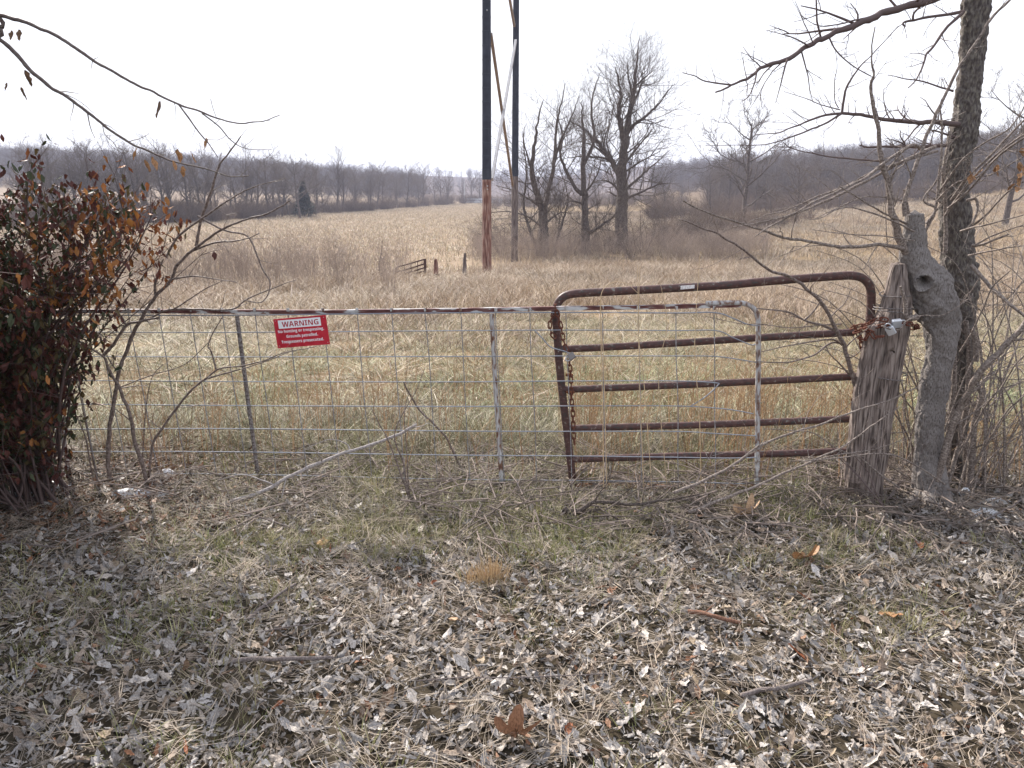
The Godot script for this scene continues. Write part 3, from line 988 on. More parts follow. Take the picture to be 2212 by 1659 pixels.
	# the leaves that stand out
	for q in [["large reddish-brown lobed leaf standing upright in the bottom litter", 1115.0, 1622.0, 0.12, 0.048, M.leaf_red, 1.1, 0.4, 3], ["orange-brown folded leaf lying on the litter before the old post", 1735.0, 1228.0, 0.12, 0.045, M.leaf_orange, 0.5, 0.45, 3], ["big light brown crumpled leaf on the grass below the fallen branches", 1612.0, 1128.0, 0.13, 0.055, M.leaf_light, 0.9, 0.5, 3], ["pinkish tan small leaf beside the orange-brown folded leaf", 1785.0, 1240.0, 0.07, 0.025, M.leaf_light, 0.3, 0.8, 0], ["bright white bleached leaf among the grey litter", 1224.0, 1412.0, 0.08, 0.025, M.leaf_white, 0.4, 0.6, 0], ["long tan leaf curled flat in the litter behind the white leaf", 985.0, 1350.0, 0.12, 0.022, M.leaf_light, 0.2, 0.3, 0], ["broad brown leaf lying flat on the right-hand litter", 1905.0, 1338.0, 0.1, 0.04, M.leaf_orange, 0.15, 0.3, 0]]:
		var p := on_ground(q[1], q[2])
		var o := MeshInstance3D.new()
		o.name = numbered("standout_leaf")
		o.mesh = palmate_leaf(q[5], q[3] * 0.68, q[7], int(q[1])) if q[8] > 0 else leaf_mesh(q[5], q[3], q[4], 0.5, q[7], 0.3, 0, int(q[1]))
		add_child(o)
		o.transform = Transform3D(Basis(Vector3.UP, rng.randf_range(-0.5, 0.5)) * Basis(Vector3.RIGHT, -q[6]), p + Vector3(0, 0.025 if q[8] == 0 else 0.03 + 0.02 * q[6], 0))
		tag(o, q[0], "leaf")

# ------------------------------------------------------------------ gates and what hangs on them
func bar(called: String, p: PackedVector3Array, r: float, m: Material, parent: Node3D, sides := 8, k := 4, r1 := -1.0) -> MeshInstance3D:
	var s := Shape.new()
	var q := rounded(p, k) if p.size() > 2 else p
	s.tube(q, taper(q.size(), r, r if r1 < 0.0 else r1), sides)
	return part(called, s, m, parent)

func wire_gate() -> void:
	var base := on_gate(860.0, 1058.0); base.y = 0.0
	var o := thing("wire_gate", "old wire-mesh gate with a rusty peeling white top rail", "gate", base)
	# angle-iron top rail: an upright flange and a lying flange
	var rail := [40, 675, 200, 672.5, 450, 673.5, 700, 674.5, 1000, 670.5, 1200, 667.0, 1400, 664.0, 1600, 659.5]
	var f := Shape.new(); var l := Shape.new()
	for k in rail.size() / 2 - 1:
		var a := on_gate(rail[2 * k], rail[2 * k + 1]); var b := on_gate(rail[2 * k + 2], rail[2 * k + 3])
		f.box((a + b) * 0.5, (b - a) * 0.5, Vector3(0, 0.0095, 0), Vector3(0, 0, 0.0022))
		l.box((a + b) * 0.5 + Vector3(0, 0.0083, -0.0127), (b - a) * 0.5, Vector3(0, 0.0018, 0), Vector3(0, 0, 0.0105))
	part("top_rail", f, M.rail, o)
	part("top_rail_flange", l, M.rail, o)
	# bent end of the frame
	bar("frame_end", gate_path(R6, [150, 308, 250, 305, 350, 304, 400, 308, 440, 325, 470, 352, 484, 390, 489, 450, 490, 700, 486, 1000, 484, 1250, 482, 1480], 0.004), 0.0125, M.peeling, o, 10)
	for q in [[95, 690, 128, 890, 152, 1045], [512, 683, 535, 860, 563, 1064], [1062, 678, 1073, 880, 1086, 1066]]:
		bar("stile", PackedVector3Array([on_gate(q[0], q[1], 0.006), on_gate(q[2], q[3], 0.006), on_gate(q[4], q[5], 0.006) - Vector3(0, 0.03, 0)]), 0.0125 if q[0] != 512 else 0.0105, M.peeling if q[0] != 512 else M.old_steel, o, 10)
	# lengthwise wires
	var rows := [[680, 681, 676, 675, 676], [717, 718, 714.5, 713, 714], [769.5, 771, 770, 769, 769], [821, 824, 825, 823, 823], [872, 876, 878, 877, 877], [922, 926, 931, 932, 932], [970, 976, 983, 985, 988], [1017, 1024, 1035, 1038, 1041]]
	var ends := [[0, 367, 210, 367, 330, 405, 420, 442, 500, 452], [0, 483, 215, 483, 330, 530, 440, 575, 470, 570], [0, 648, 200, 650, 350, 668, 480, 690], [0, 812, 210, 822, 225, 840, 150, 910, 50, 975], [0, 975, 205, 985, 340, 1000, 455, 1022], [0, 1140, 200, 1150, 480, 1166], [0, 1305, 300, 1310, 480, 1305], [0, 1466, 480, 1478]]
	for k in rows.size():
		var p := PackedVector3Array()
		var xs := [60, 480, 960, 1240, 1460]
		for j in 5: p.append(on_gate(xs[j], rows[k][j] + (6.0 if xs[j] == 60 and k > 4 else 0.0), -0.0055))
		p.append_array(gate_path(R6, ends[k].slice(2), -0.0055))
		bar("lengthwise_wire", p, 0.0027 if k else 0.0034, M.wire, o, 6, 6)
	# upright wires
	var tops := [140, 208, 277, 343, 410, 480, 550, 622, 697, 771, 846, 919, 994, 1071, 1144, 1223, 1301, 1379, 1461, 1543]
	var lean := [[0, 0.21], [140, 0.2], [410, 0.165], [771, 0.09], [1071, 0.05], [1301, 0.025], [1543, 0.005], [2000, 0.0]]
	for x in tops:
		var sl: float = table(lean, x)
		var yb: float = 1040.0 + (x - 140.0) * 0.028
		var p := PackedVector3Array()
		for j in 5:
			var y := lerpf(675.0, yb, j / 4.0)
			p.append(on_gate(x + sl * (y - 675.0) + rng.randf_range(-1.5, 1.5), y, 0.0005))
		bar("upright_wire", p, 0.0024, M.wire_dull, o, 6, 3)
		var s := Shape.new()
		var c := on_gate(x, 669.0 if x < 1200 else 665.0, -0.006)
		s.box(c, Vector3(0.007, 0, 0), Vector3(0, 0.0085, 0), Vector3(0, 0, 0.003))
		part("wire_clip", s, M.peeling, o)

func tube_gate() -> void:
	var base := on_gate(1540.0, 1058.0, 0.075); base.y = 0.0
	var o := thing("tube_gate", "sagging rusty maroon tube gate overlapping the wire gate", "gate", base)
	var b := 0.075
	bar("frame_tube", gate_path(R5, [1505, 1500, 1488, 1350, 1470, 1200, 1440, 950, 1413, 700, 1398, 500, 1390, 370, 1398, 320, 1420, 282, 1460, 255, 1530, 242, 1700, 233, 2000, 217, 2212, 205, 2500, 188, 2712, 168, 3000, 145, 3230, 129, 3310, 127, 3370, 140, 3410, 172, 3430, 215, 3434, 290, 3425, 450, 3408, 750, 3390, 1050, 3372, 1300], b), 0.0205, M.tube, o, 14)
	for q in [[1418, 603, 1700, 592, 2212, 562, 2700, 530, 3320, 494], [1442, 866, 1800, 852, 2212, 835, 2700, 812, 3400, 777], [1462, 1118, 1900, 1105, 2212, 1098, 2700, 1080, 3380, 1052], [1484, 1318, 1900, 1305, 2212, 1295, 2700, 1285, 3360, 1262]]:
		bar("rail", gate_path(R5, q, b), 0.0185, M.tube, o, 12)
	bar("bottom_rail", gate_path(R5, [1495, 1492, 1800, 1497, 2212, 1502, 2700, 1500], b), 0.019, M.rust, o, 12)
	for q in [[1455, 770, 1500, 772], [1460, 882, 1510, 882]]:
		bar("latch_lug", gate_path(R5, q, 0.06), 0.008, M.rust, o)
	var s := Shape.new()
	var a := on_gate(1470.0, 621.5, b - 0.0205); var c := on_gate(1500.0, 619.0, b - 0.0205)
	s.box((a + c) * 0.5 + Vector3(0, 0, 0.001), (c - a) * 0.5, Vector3(0, 0.0085, 0), Vector3(0, 0, 0.0015))
	tag(part("label_plate", s, M.sticker, o), "small worn white plate")

func link_mesh() -> ArrayMesh:
	var s := Shape.new()
	var p := PackedVector3Array()
	for k in 25:
		var a := TAU * k / 24.0
		p.append(Vector3(cos(a) * 0.0085, (0.0105 if sin(a) > 0 else -0.0105) + sin(a) * 0.0085, 0))
	s.tube(p, taper(p.size(), 0.0034, 0.0034), 7, Color.WHITE, false)
	return s.mesh(M.chain)

func chain(label: String, runs: Array, base: Vector3) -> void:
	var o := thing("chain", label, "chain", base)
	var me := link_mesh()
	for p0 in runs:
		var p := rounded(p0, 8)
		var left := 0.0
		var n := 0
		for k in p.size() - 1:
			var seg := p[k + 1] - p[k]
			var l := seg.length()
			while left < l:
				var c := p[k] + seg * (left / l)
				var y := seg.normalized()
				var x := y.cross(Vector3(0.3, 0.15, 1.0)).normalized()
				var z := x.cross(y)
				var bb := Basis(x, y, z)
				bb = bb * Basis(Vector3.UP, (0.35 if n % 2 else 1.85) + rng.randf_range(-0.2, 0.2))
				var q := MeshInstance3D.new()
				q.name = "link"
				q.mesh = me
				q.transform = Transform3D(bb, c - base)
				o.add_child(q, true)
				n += 1
				left += 0.0295
			left -= l

func padlock(label: String, at_: Vector3, turn: Basis, m: Material, size := 1.0) -> void:
	var o := Node3D.new()
	o.name = numbered("padlock")
	add_child(o)
	o.transform = Transform3D(turn.scaled(Vector3.ONE * size), at_)
	tag(o, label, "padlock")
	var s := Shape.new()
	# bevelled body
	var g := []
	for q in [[-0.02, 0.017, 0.009], [-0.0175, 0.02, 0.0115], [0.0175, 0.02, 0.0115], [0.02, 0.017, 0.009]]:
		for k in 16:
			var a := TAU * k / 16.0
			var cx := signf(cos(a)) * pow(absf(cos(a)), 0.35); var cz := signf(sin(a)) * pow(absf(sin(a)), 0.35)
			g.append(Vector3(cx * q[1], q[0], cz * q[2]))
	s.skin(g, 16)
	for y in [-0.02, 0.02]:
		var c := s.vert(Vector3(0, y, 0), Vector3(0, signf(y), 0), Color.WHITE)
		var ring := 0 if y < 0 else 48
		for k in 16: s.tri(ring + k, c, ring + (k + 1) % 16)
	var body := MeshInstance3D.new(); body.name = "body"; body.mesh = s.mesh(m); o.add_child(body)
	var h := Shape.new()
	var p := PackedVector3Array()
	p.append(Vector3(-0.012, 0.018, 0))
	for k in 9:
		var a := PI - PI * k / 8.0
		p.append(Vector3(cos(a) * 0.012, 0.028 + sin(a) * 0.012, 0))
	p.append(Vector3(0.012, 0.018, 0))
	h.tube(p, taper(p.size(), 0.0036, 0.0036), 8)
	var sh := MeshInstance3D.new(); sh.name = "shackle"; sh.mesh = h.mesh(M.zinc); o.add_child(sh)

func chains() -> void:
	rng.seed = 9
	var top := on_gate(737.3 + 1385 / 3.0, 553 + 335 / 3.0, -0.02)
	chain("rusty chain hanging down the left end of the tube gate", [
		gate_path(R5, [1385, 335, 1368, 390, 1352, 445, 1362, 500, 1385, 530], 0.03), gate_path(R5, [1388, 335, 1405, 390, 1425, 465, 1440, 545, 1462, 615], -0.014),
		gate_path(R5, [1478, 690, 1488, 790, 1490, 900, 1500, 1010, 1504, 1120, 1510, 1215], 0.02)], top)
	padlock("small grey padlock on the chain at the left end of the tube gate", on_gate(737.3 + 1492 / 3.0, 553 + 650 / 3.0, -0.016), Basis(Vector3.BACK, 2.2) * Basis(Vector3.UP, 0.4), M.lock_old, 0.85)
	# thin wire tie
	var t := thing("wire_tie", "bent galvanised wire tie from the mesh to the chain padlock", "wire", top)
	bar("wire", gate_path(R5, [1250, 480, 1300, 530, 1350, 585, 1400, 605, 1450, 618, 1480, 632], -0.02), 0.003, M.wire, t, 6)
	# chain round the old post
	var c := at(1474.7 + 1345 / 3.0, 553 + 450 / 3.0, 3.74)
	var ring := PackedVector3Array()
	for k in 15:
		var a := -2.9 + k * 0.34
		ring.append(c + Vector3(sin(a) * 0.118, 0.022 * cos(a * 1.7) + 0.006, cos(a) * 0.118))
	var d := 3.62
	chain("rusty chain wrapped round the old wooden gate post", [ring,
		path(R6, [1110, 462, 1150, 450, 1200, 440, 1260, 410, 1310, 412], 3.72, d), path(R6, [1120, 470, 1140, 510, 1165, 540, 1200, 510, 1190, 460], 3.70, 3.66),
		path(R6, [1130, 490, 1170, 480, 1215, 480, 1240, 520, 1300, 520], 3.68, 3.61),
		path(R6, [1150, 540, 1162, 600, 1165, 660, 1155, 720], 3.72, 3.74), path(R6, [1150, 760, 1125, 840, 1108, 930, 1105, 1000], 3.74, 3.76)], c)
	padlock("bright silver padlock locked on the post chain, upper of two", at(1474.7 + 1385 / 3.0, 553 + 437 / 3.0, 3.605), Basis(Vector3.BACK, -1.45) * Basis(Vector3.UP, 0.3), M.lock, 1.0)
	padlock("bright silver padlock locked on the post chain, lower of two", at(1474.7 + 1348 / 3.0, 553 + 484 / 3.0, 3.59), Basis(Vector3.BACK, 0.6) * Basis(Vector3.UP, -0.5), M.lock, 0.95)

func letters(words: String, parent: Node3D, w: float, h: float, u0: float, u1: float, v0: float, v1: float, m: Material, z: float, bold: float) -> void:
	var sf := SystemFont.new()
	sf.font_names = PackedStringArray(["Droid Sans"])
	var fv := FontVariation.new()
	fv.base_font = sf
	fv.variation_embolden = 0.0
	sf.font_weight = 700
	var t := TextMesh.new()
	t.text = words; t.font = fv; t.font_size = 64; t.pixel_size = 0.01; t.depth = 0.02; t.curve_step = 1.0
	t.material = m
	var b := t.get_aabb()
	var o := MeshInstance3D.new()
	o.name = "lettering"
	o.mesh = t
	var sx := (u1 - u0) * w / b.size.x
	var sy := (v1 - v0) * h / b.size.y
	o.scale = Vector3(sx, sy, 0.02)
	o.position = Vector3((u0 + u1) * 0.5 * w - w * 0.5 - b.get_center().x * sx, h * 0.5 - (v0 + v1) * 0.5 * h - b.get_center().y * sy, z)
	o.set_meta("label", "lettering reading " + words.trim_suffix("."))
	parent.add_child(o, true)

func warning_sign() -> void:
	var tl := on_gate(1775 / 3.0, 553 + 408 / 3.0, -0.014); var tr := on_gate(2115 / 3.0, 553 + 383 / 3.0, -0.014)
	var br := on_gate(2135 / 3.0, 553 + 570 / 3.0, -0.014); var bl := on_gate(1797 / 3.0, 553 + 600 / 3.0, -0.014)
	var x := ((tr - tl) + (br - bl)) * 0.5
	var y := ((tl - bl) + (tr - br)) * 0.5
	var w := x.length(); var h := y.length()
	x = x.normalized(); y = (y - x * y.dot(x)).normalized()
	var o := Node3D.new()
	o.name = numbered("warning_sign")
	add_child(o)
	o.transform = Transform3D(Basis(x, y, x.cross(y)), (tl + tr + bl + br) * 0.25)
	tag(o, "red and white WARNING no-trespassing sign wired to the wire gate", "sign")
	var s := Shape.new()
	s.box(Vector3.ZERO, Vector3(w / 2, 0, 0), Vector3(0, h / 2, 0), Vector3(0, 0, 0.0012))
	var b := MeshInstance3D.new(); b.name = "plate"; b.mesh = s.mesh(M.sign_red); o.add_child(b)
	var s2 := Shape.new()
	s2.box(Vector3((0.082 + 0.888) * 0.5 * w - w / 2, h / 2 - 0.2 * h, 0.0014), Vector3(w * 0.403, 0, 0), Vector3(0, h * 0.142, 0), Vector3(0, 0, 0.0003))
	var c := MeshInstance3D.new(); c.name = "white_panel"; c.mesh = s2.mesh(M.sign_white); o.add_child(c)
	letters("WARNING", c, w, h, 0.15, 0.845, 0.112, 0.292, M.sign_ink, 0.0019, 0.9)
	letters("No hunting or trespassing.", b, w, h, 0.055, 0.93, 0.385, 0.52, M.sign_white, 0.0014, 0.75)
	letters("Grounds patrolled.", b, w, h, 0.2, 0.8, 0.565, 0.7, M.sign_white, 0.0014, 0.75)
	letters("Trespassers prosecuted.", b, w, h, 0.09, 0.9, 0.745, 0.88, M.sign_white, 0.0014, 0.75)
	for q in [[0.035, 0.065], [0.955, 0.075], [0.04, 0.93], [0.965, 0.93]]:
		var r := Shape.new()
		var p := Vector3(q[0] * w - w / 2, h / 2 - q[1] * h, 0.0)
		r.tube(PackedVector3Array([p, p + Vector3(0, 0, 0.0022)]), taper(2, 0.0024, 0.0024), 8)
		var e := MeshInstance3D.new(); e.name = "eyelet"; e.mesh = r.mesh(M.zinc); b.add_child(e, true)

func gate_post() -> void:
	var u := 0.000752
	var d := 3.76
	var p := path(R6, [1165, 1520, 1185, 1400, 1215, 1200, 1245, 1000, 1300, 700, 1342, 480, 1385, 330, 1397, 150, 1402, 48], d, d)
	var base := p[1]; base.y = 0.0
	var o := thing("gate_post", "weathered grey split wooden gate post leaning beside the old tree", "post", base)
	var r := [138, 128, 130, 126, 128, 124, 104, 72, 50]
	for k in r.size(): r[k] = r[k] * u * 0.9
	p[0].y = -0.1
	var knots := [[at(1474.7 + 1225 / 3.0, 553 + 1220 / 3.0, d - 0.098), 0.022, 0.03], [at(1474.7 + 1250 / 3.0, 553 + 768 / 3.0, d - 0.098), 0.016, 0.018], [at(1474.7 + 1290 / 3.0, 553 + 600 / 3.0, d - 0.09), 0.014, 0.03], [at(1474.7 + 1294 / 3.0, 553 + 560 / 3.0, d - 0.09), 0.014, 0.03], [at(1474.7 + 1360 / 3.0, 553 + 615 / 3.0, d - 0.09), 0.01, 0.02]]
	part("shaft", rough_tube(p, r, 64, 16, 0.13, Vector3(34, 1.8, 34), knots, true), M.post_wood, o)
	var q := path(R6, [1118, 1450, 1140, 1250, 1165, 1000, 1210, 700, 1252, 445], d - 0.055, d - 0.055)
	var sl := rough_tube(q, [72 * u, 70 * u, 68 * u, 64 * u, 54 * u], 40, 20, 0.14, Vector3(55, 2.5, 55), [], true)
	part("split_slab", sl, M.post_wood, o)
	# wire turns biting into the post
	for k in 4:
		var cc := at(1474.7 + [1385, 1372, 1368, 1300][k] / 3.0, 553 + [222, 305, 330, 745][k] / 3.0, d)
		var rr: float = [0.072, 0.088, 0.09, 0.104][k]
		var ring := PackedVector3Array()
		for j in 17:
			var a := TAU * j / 16.0 + 0.6
			ring.append(cc + Vector3(sin(a) * rr, 0.008 * sin(a + k) - 0.0015 * j, cos(a) * rr))
		bar("wire_turn", ring, 0.0026, M.old_steel, o, 6, 2)

# ------------------------------------------------------------------ near trees and shrubs
func old_tree() -> void:
	rng.seed = 13
	var u := 0.000752
	var dB := 3.76; var dA := 3.98
	var base := at(1474.7 + 1610 / 3.0, 553 + 1560 / 3.0, dB); base.y = 0.0
	var o := thing("old_tree", "old grey-barked tree with a hollow twisted trunk and a straight stem", "tree", base)
	var pb := path(R6, [1640, 1640, 1615, 1560, 1602, 1430, 1600, 1250, 1602, 1050, 1632, 850, 1655, 700, 1680, 560, 1672, 430, 1635, 300, 1588, 190, 1535, 90, 1500, 0, 1492, -60, 1498, -140, 1502, -272], dB, dB)
	pb[0].y = -0.08
	var rb := [185, 150, 112, 92, 92, 96, 92, 90, 104, 132, 128, 100, 84, 78, 74, 56]
	for k in rb.size(): rb[k] = rb[k] * u * (1.02 if k > 6 and k < 13 else (0.92 if k > 1 else 0.85))
	var holes := [[at(1474.7 + 1570 / 3.0, 553 + 170 / 3.0, dB - 0.098), 0.036, 0.07], [at(1474.7 + 1550 / 3.0, 553 + 184 / 3.0, dB - 0.098), 0.026, 0.06], [at(1474.7 + 1455 / 3.0, 1475 / 3.0, dB - 0.05), 0.016, 0.02]]
	part("hollow_trunk", rough_tube(pb, rb, 96, 24, 0.19, Vector3(15, 7, 15), holes), M.bark_grey, o)
	var pa := path(R6, [1790, 1560, 1785, 1400, 1775, 1150, 1795, 850, 1800, 600, 1800, 400, 1795, 200, 1785, 50, 1768, -210, 1760, -450, 1785, -640, 1820, -800, 1845, -1000, 1862, -1160, 1885, -1400, 1905, -1660, 1935, -2000, 1980, -2500, 2010, -3100], dA, dA)
	pa[0].y = -0.08
	var ra := [72, 62, 62, 66, 74, 80, 108, 98, 88, 74, 74, 78, 70, 66, 68, 74, 66, 54, 38]
	for k in ra.size(): ra[k] = ra[k] * u * 1.05
	var hole2 := [[at(1474.7 + 1760 / 3.0, 553 + 150 / 3.0, dA - 0.085), 0.022, 0.05]]
	part("straight_stem", rough_tube(pa, ra, 48, 14, 0.24, Vector3(34, 15, 34), hole2), M.bark_dark, o)
	# roots
	for q in [[1560, 1560, 1500, 1600, 1430, 1640], [1660, 1580, 1720, 1640, 1790, 1665], [1600, 1590, 1590, 1640, 1560, 1690]]:
		var s := Shape.new()
		var p := PackedVector3Array()
		for j in 3:
			var g := on_ground(1474.7 + q[2 * j] / 3.0, 553 + q[2 * j + 1] / 3.0)
			p.append(g + Vector3(0, [0.03, 0.01, -0.03][j], 0))
		limb(s, p, 0.045, 0.012, 0, 0.1)
		part("root", s, M.bark_grey, o)
	# limbs: points, depth from and to, radius from and to (in picture units), twigs
	var L := [
		[R3, [1930, -300, 1760, -90, 1590, 5, 1400, 52, 1230, 112, 1100, 168, 920, 245, 820, 300, 680, 385, 560, 425, 480, 465, 400, 512, 310, 550, 220, 600], 3.98, 3.5, 27, 4, 10, 0.26],
		[R3, [310, 550, 150, 527, 80, 492, 0, 470], 3.5, 3.42, 5, 2, 3, 0.1], [R3, [680, 385, 655, 460, 630, 570, 600, 670], 3.64, 3.6, 6, 1.5, 3, 0.08],
		[R3, [480, 465, 465, 540, 430, 620, 385, 655], 3.56, 3.5, 5, 2, 4, 0.09], [R3, [820, 300, 720, 245, 640, 220, 540, 195], 3.7, 3.66, 5, 1.5, 4, 0.08],
		[R3, [1180, 125, 1120, 130, 1000, 160, 880, 168, 760, 95], 3.82, 3.7, 6, 1.5, 6, 0.09], [R3, [1135, 120, 1128, 80, 1090, 20], 3.82, 3.8, 6, 2, 2, 0.08],
		[R3, [950, 245, 990, 320, 1080, 410, 1220, 495], 3.75, 3.7, 5, 3, 6, 0.08], [R3, [560, 425, 450, 370, 380, 340], 3.6, 3.55, 3, 1.2, 3, 0.06],
		[R3, [1825, 75, 1650, 102, 1500, 130, 1430, 148, 1440, 175], 3.95, 3.9, 10, 5, 4, 0.1], [R3, [1490, 130, 1500, 80, 1580, 10, 1650, -60], 3.92, 3.9, 7, 4, 3, 0.1],
		[R3, [1815, 85, 1700, 190, 1620, 310, 1575, 360, 1550, 440, 1510, 520, 1460, 572], 3.92, 3.8, 10, 3, 7, 0.1],
		[R3, [1800, 805, 1680, 795, 1550, 792, 1420, 790, 1300, 770, 1150, 745, 1030, 735], 3.95, 3.8, 17, 9, 9, 0.12],
		[R3, [1030, 735, 1055, 590, 1100, 500, 1150, 430, 1220, 360, 1400, 170], 3.8, 3.8, 8, 2, 4, 0.1],
		[R3, [1030, 735, 900, 752, 780, 800, 700, 830, 620, 860, 470, 870], 3.8, 3.65, 8, 2, 6, 0.12], [R3, [1030, 735, 960, 780, 840, 835, 700, 890, 580, 925, 480, 940, 150, 942], 3.8, 3.6, 7, 1.5, 6, 0.12],
		[R3, [1020, 712, 900, 680, 790, 635, 660, 595], 3.8, 3.72, 4, 1.5, 5, 0.06], [R3, [1010, 700, 985, 640, 985, 520, 1000, 440, 990, 320], 3.8, 3.8, 3.5, 1.5, 4, 0.06],
		[R3, [1750, 590, 1700, 575, 1560, 530, 1430, 508, 1330, 485], 3.95, 3.88, 7, 2, 8, 0.05],
		[R3, [1720, 940, 1600, 945, 1500, 950, 1350, 950, 1200, 950, 1150, 945], 3.95, 3.85, 13, 4, 7, 0.14], [R3, [1770, 890, 1680, 860, 1600, 840], 3.95, 3.9, 8, 4, 3, 0.1],
		[R3, [1440, 935, 1410, 880, 1415, 840], 3.9, 3.88, 5, 2, 2, 0.06], [R3, [1300, 1045, 1150, 1035, 980, 1020, 820, 990, 700, 960, 650, 920], 3.85, 3.7, 6, 2, 6, 0.1]]
	for l in L:
		var s := Shape.new()
		limb(s, path(l[0], l[1], l[2], l[3]), l[4] * u, l[5] * u, int(l[6] * 1.8), l[7] * 1.25, 2, 7, 0.0, 2.0, Color.WHITE, 0.08)
		part("branch", s, M.thorn, o)
	# shoots and vines growing up from the cut trunk and along the stem
	var V := [
		[R3, [1450, 1640, 1400, 1540, 1375, 1450, 1350, 1340, 1338, 1200, 1300, 1100, 1280, 1000, 1270, 880, 1240, 700, 1222, 545, 1235, 490, 1225, 380, 1240, 170], 3.74, 3.7, 26, 3, 8, 0.16],
		[R3, [1460, 1400, 1450, 1320, 1442, 1228], 3.76, 3.76, 13, 11, 0, 0.1],
		[R3, [1440, 1400, 1440, 1300, 1470, 1200, 1510, 1080, 1560, 930, 1610, 820, 1660, 700, 1720, 570, 1800, 420, 1900, 280, 1990, 130, 2140, -20], 3.72, 3.7, 14, 7, 5, 0.2],
		[R3, [1570, 1500, 1620, 1400, 1650, 1290, 1660, 1150, 1680, 950, 1670, 720, 1665, 700], 3.8, 3.85, 12, 4, 6, 0.14],
		[R3, [1580, 1450, 1640, 1350, 1560, 1300, 1640, 1180, 1690, 1080], 3.8, 3.8, 10, 4, 5, 0.12],
		[R3, [1700, 1640, 1705, 1450, 1700, 1250, 1690, 1100, 1720, 950, 1740, 850], 3.86, 3.86, 14, 8, 5, 0.14],
		[R6, [1900, 680, 1895, 560, 1880, 470], 3.86, 3.86, 20, 17, 0, 0.1],
		[R6, [1870, 1480, 1880, 1250, 1900, 1050, 1930, 900, 1890, 800], 3.8, 3.8, 24, 14, 4, 0.2],
		[R6, [1700, 1500, 1720, 1250, 1740, 1000, 1760, 800, 1755, 500, 1780, 300], 3.84, 3.86, 20, 14, 5, 0.16],
		[R6, [1830, 1500, 1840, 1300, 1820, 1100, 1850, 850, 1850, 600, 1840, 420], 3.88, 3.9, 20, 16, 4, 0.16],
		[R6, [1700, 1440, 1760, 1330, 1800, 1200, 1790, 1050, 1820, 950], 3.78, 3.8, 18, 8, 5, 0.14],
		[R6, [1520, 400, 1480, 405, 1450, 395, 1440, 300, 1415, 200], 3.66, 3.62, 20, 9, 0, 0.1],
		[R6, [1300, 460, 1400, 480, 1450, 420, 1560, 385, 1690, 380, 1850, 280, 1880, 240], 3.58, 3.6, 5, 2, 2, 0.1]]
	for l in V:
		var s := Shape.new()
		var p := path(l[0], l[1], l[2], l[3])
		if p[0].y < 0.12: p[0].y = -0.05
		limb(s, p, l[4] * u, l[5] * u, l[6], l[7], 1, 8, 0.02, 1.6, Color.WHITE, 0.2)
		part("shoot" if l[4] != 9.0 else "vine", s, M.cane, o)

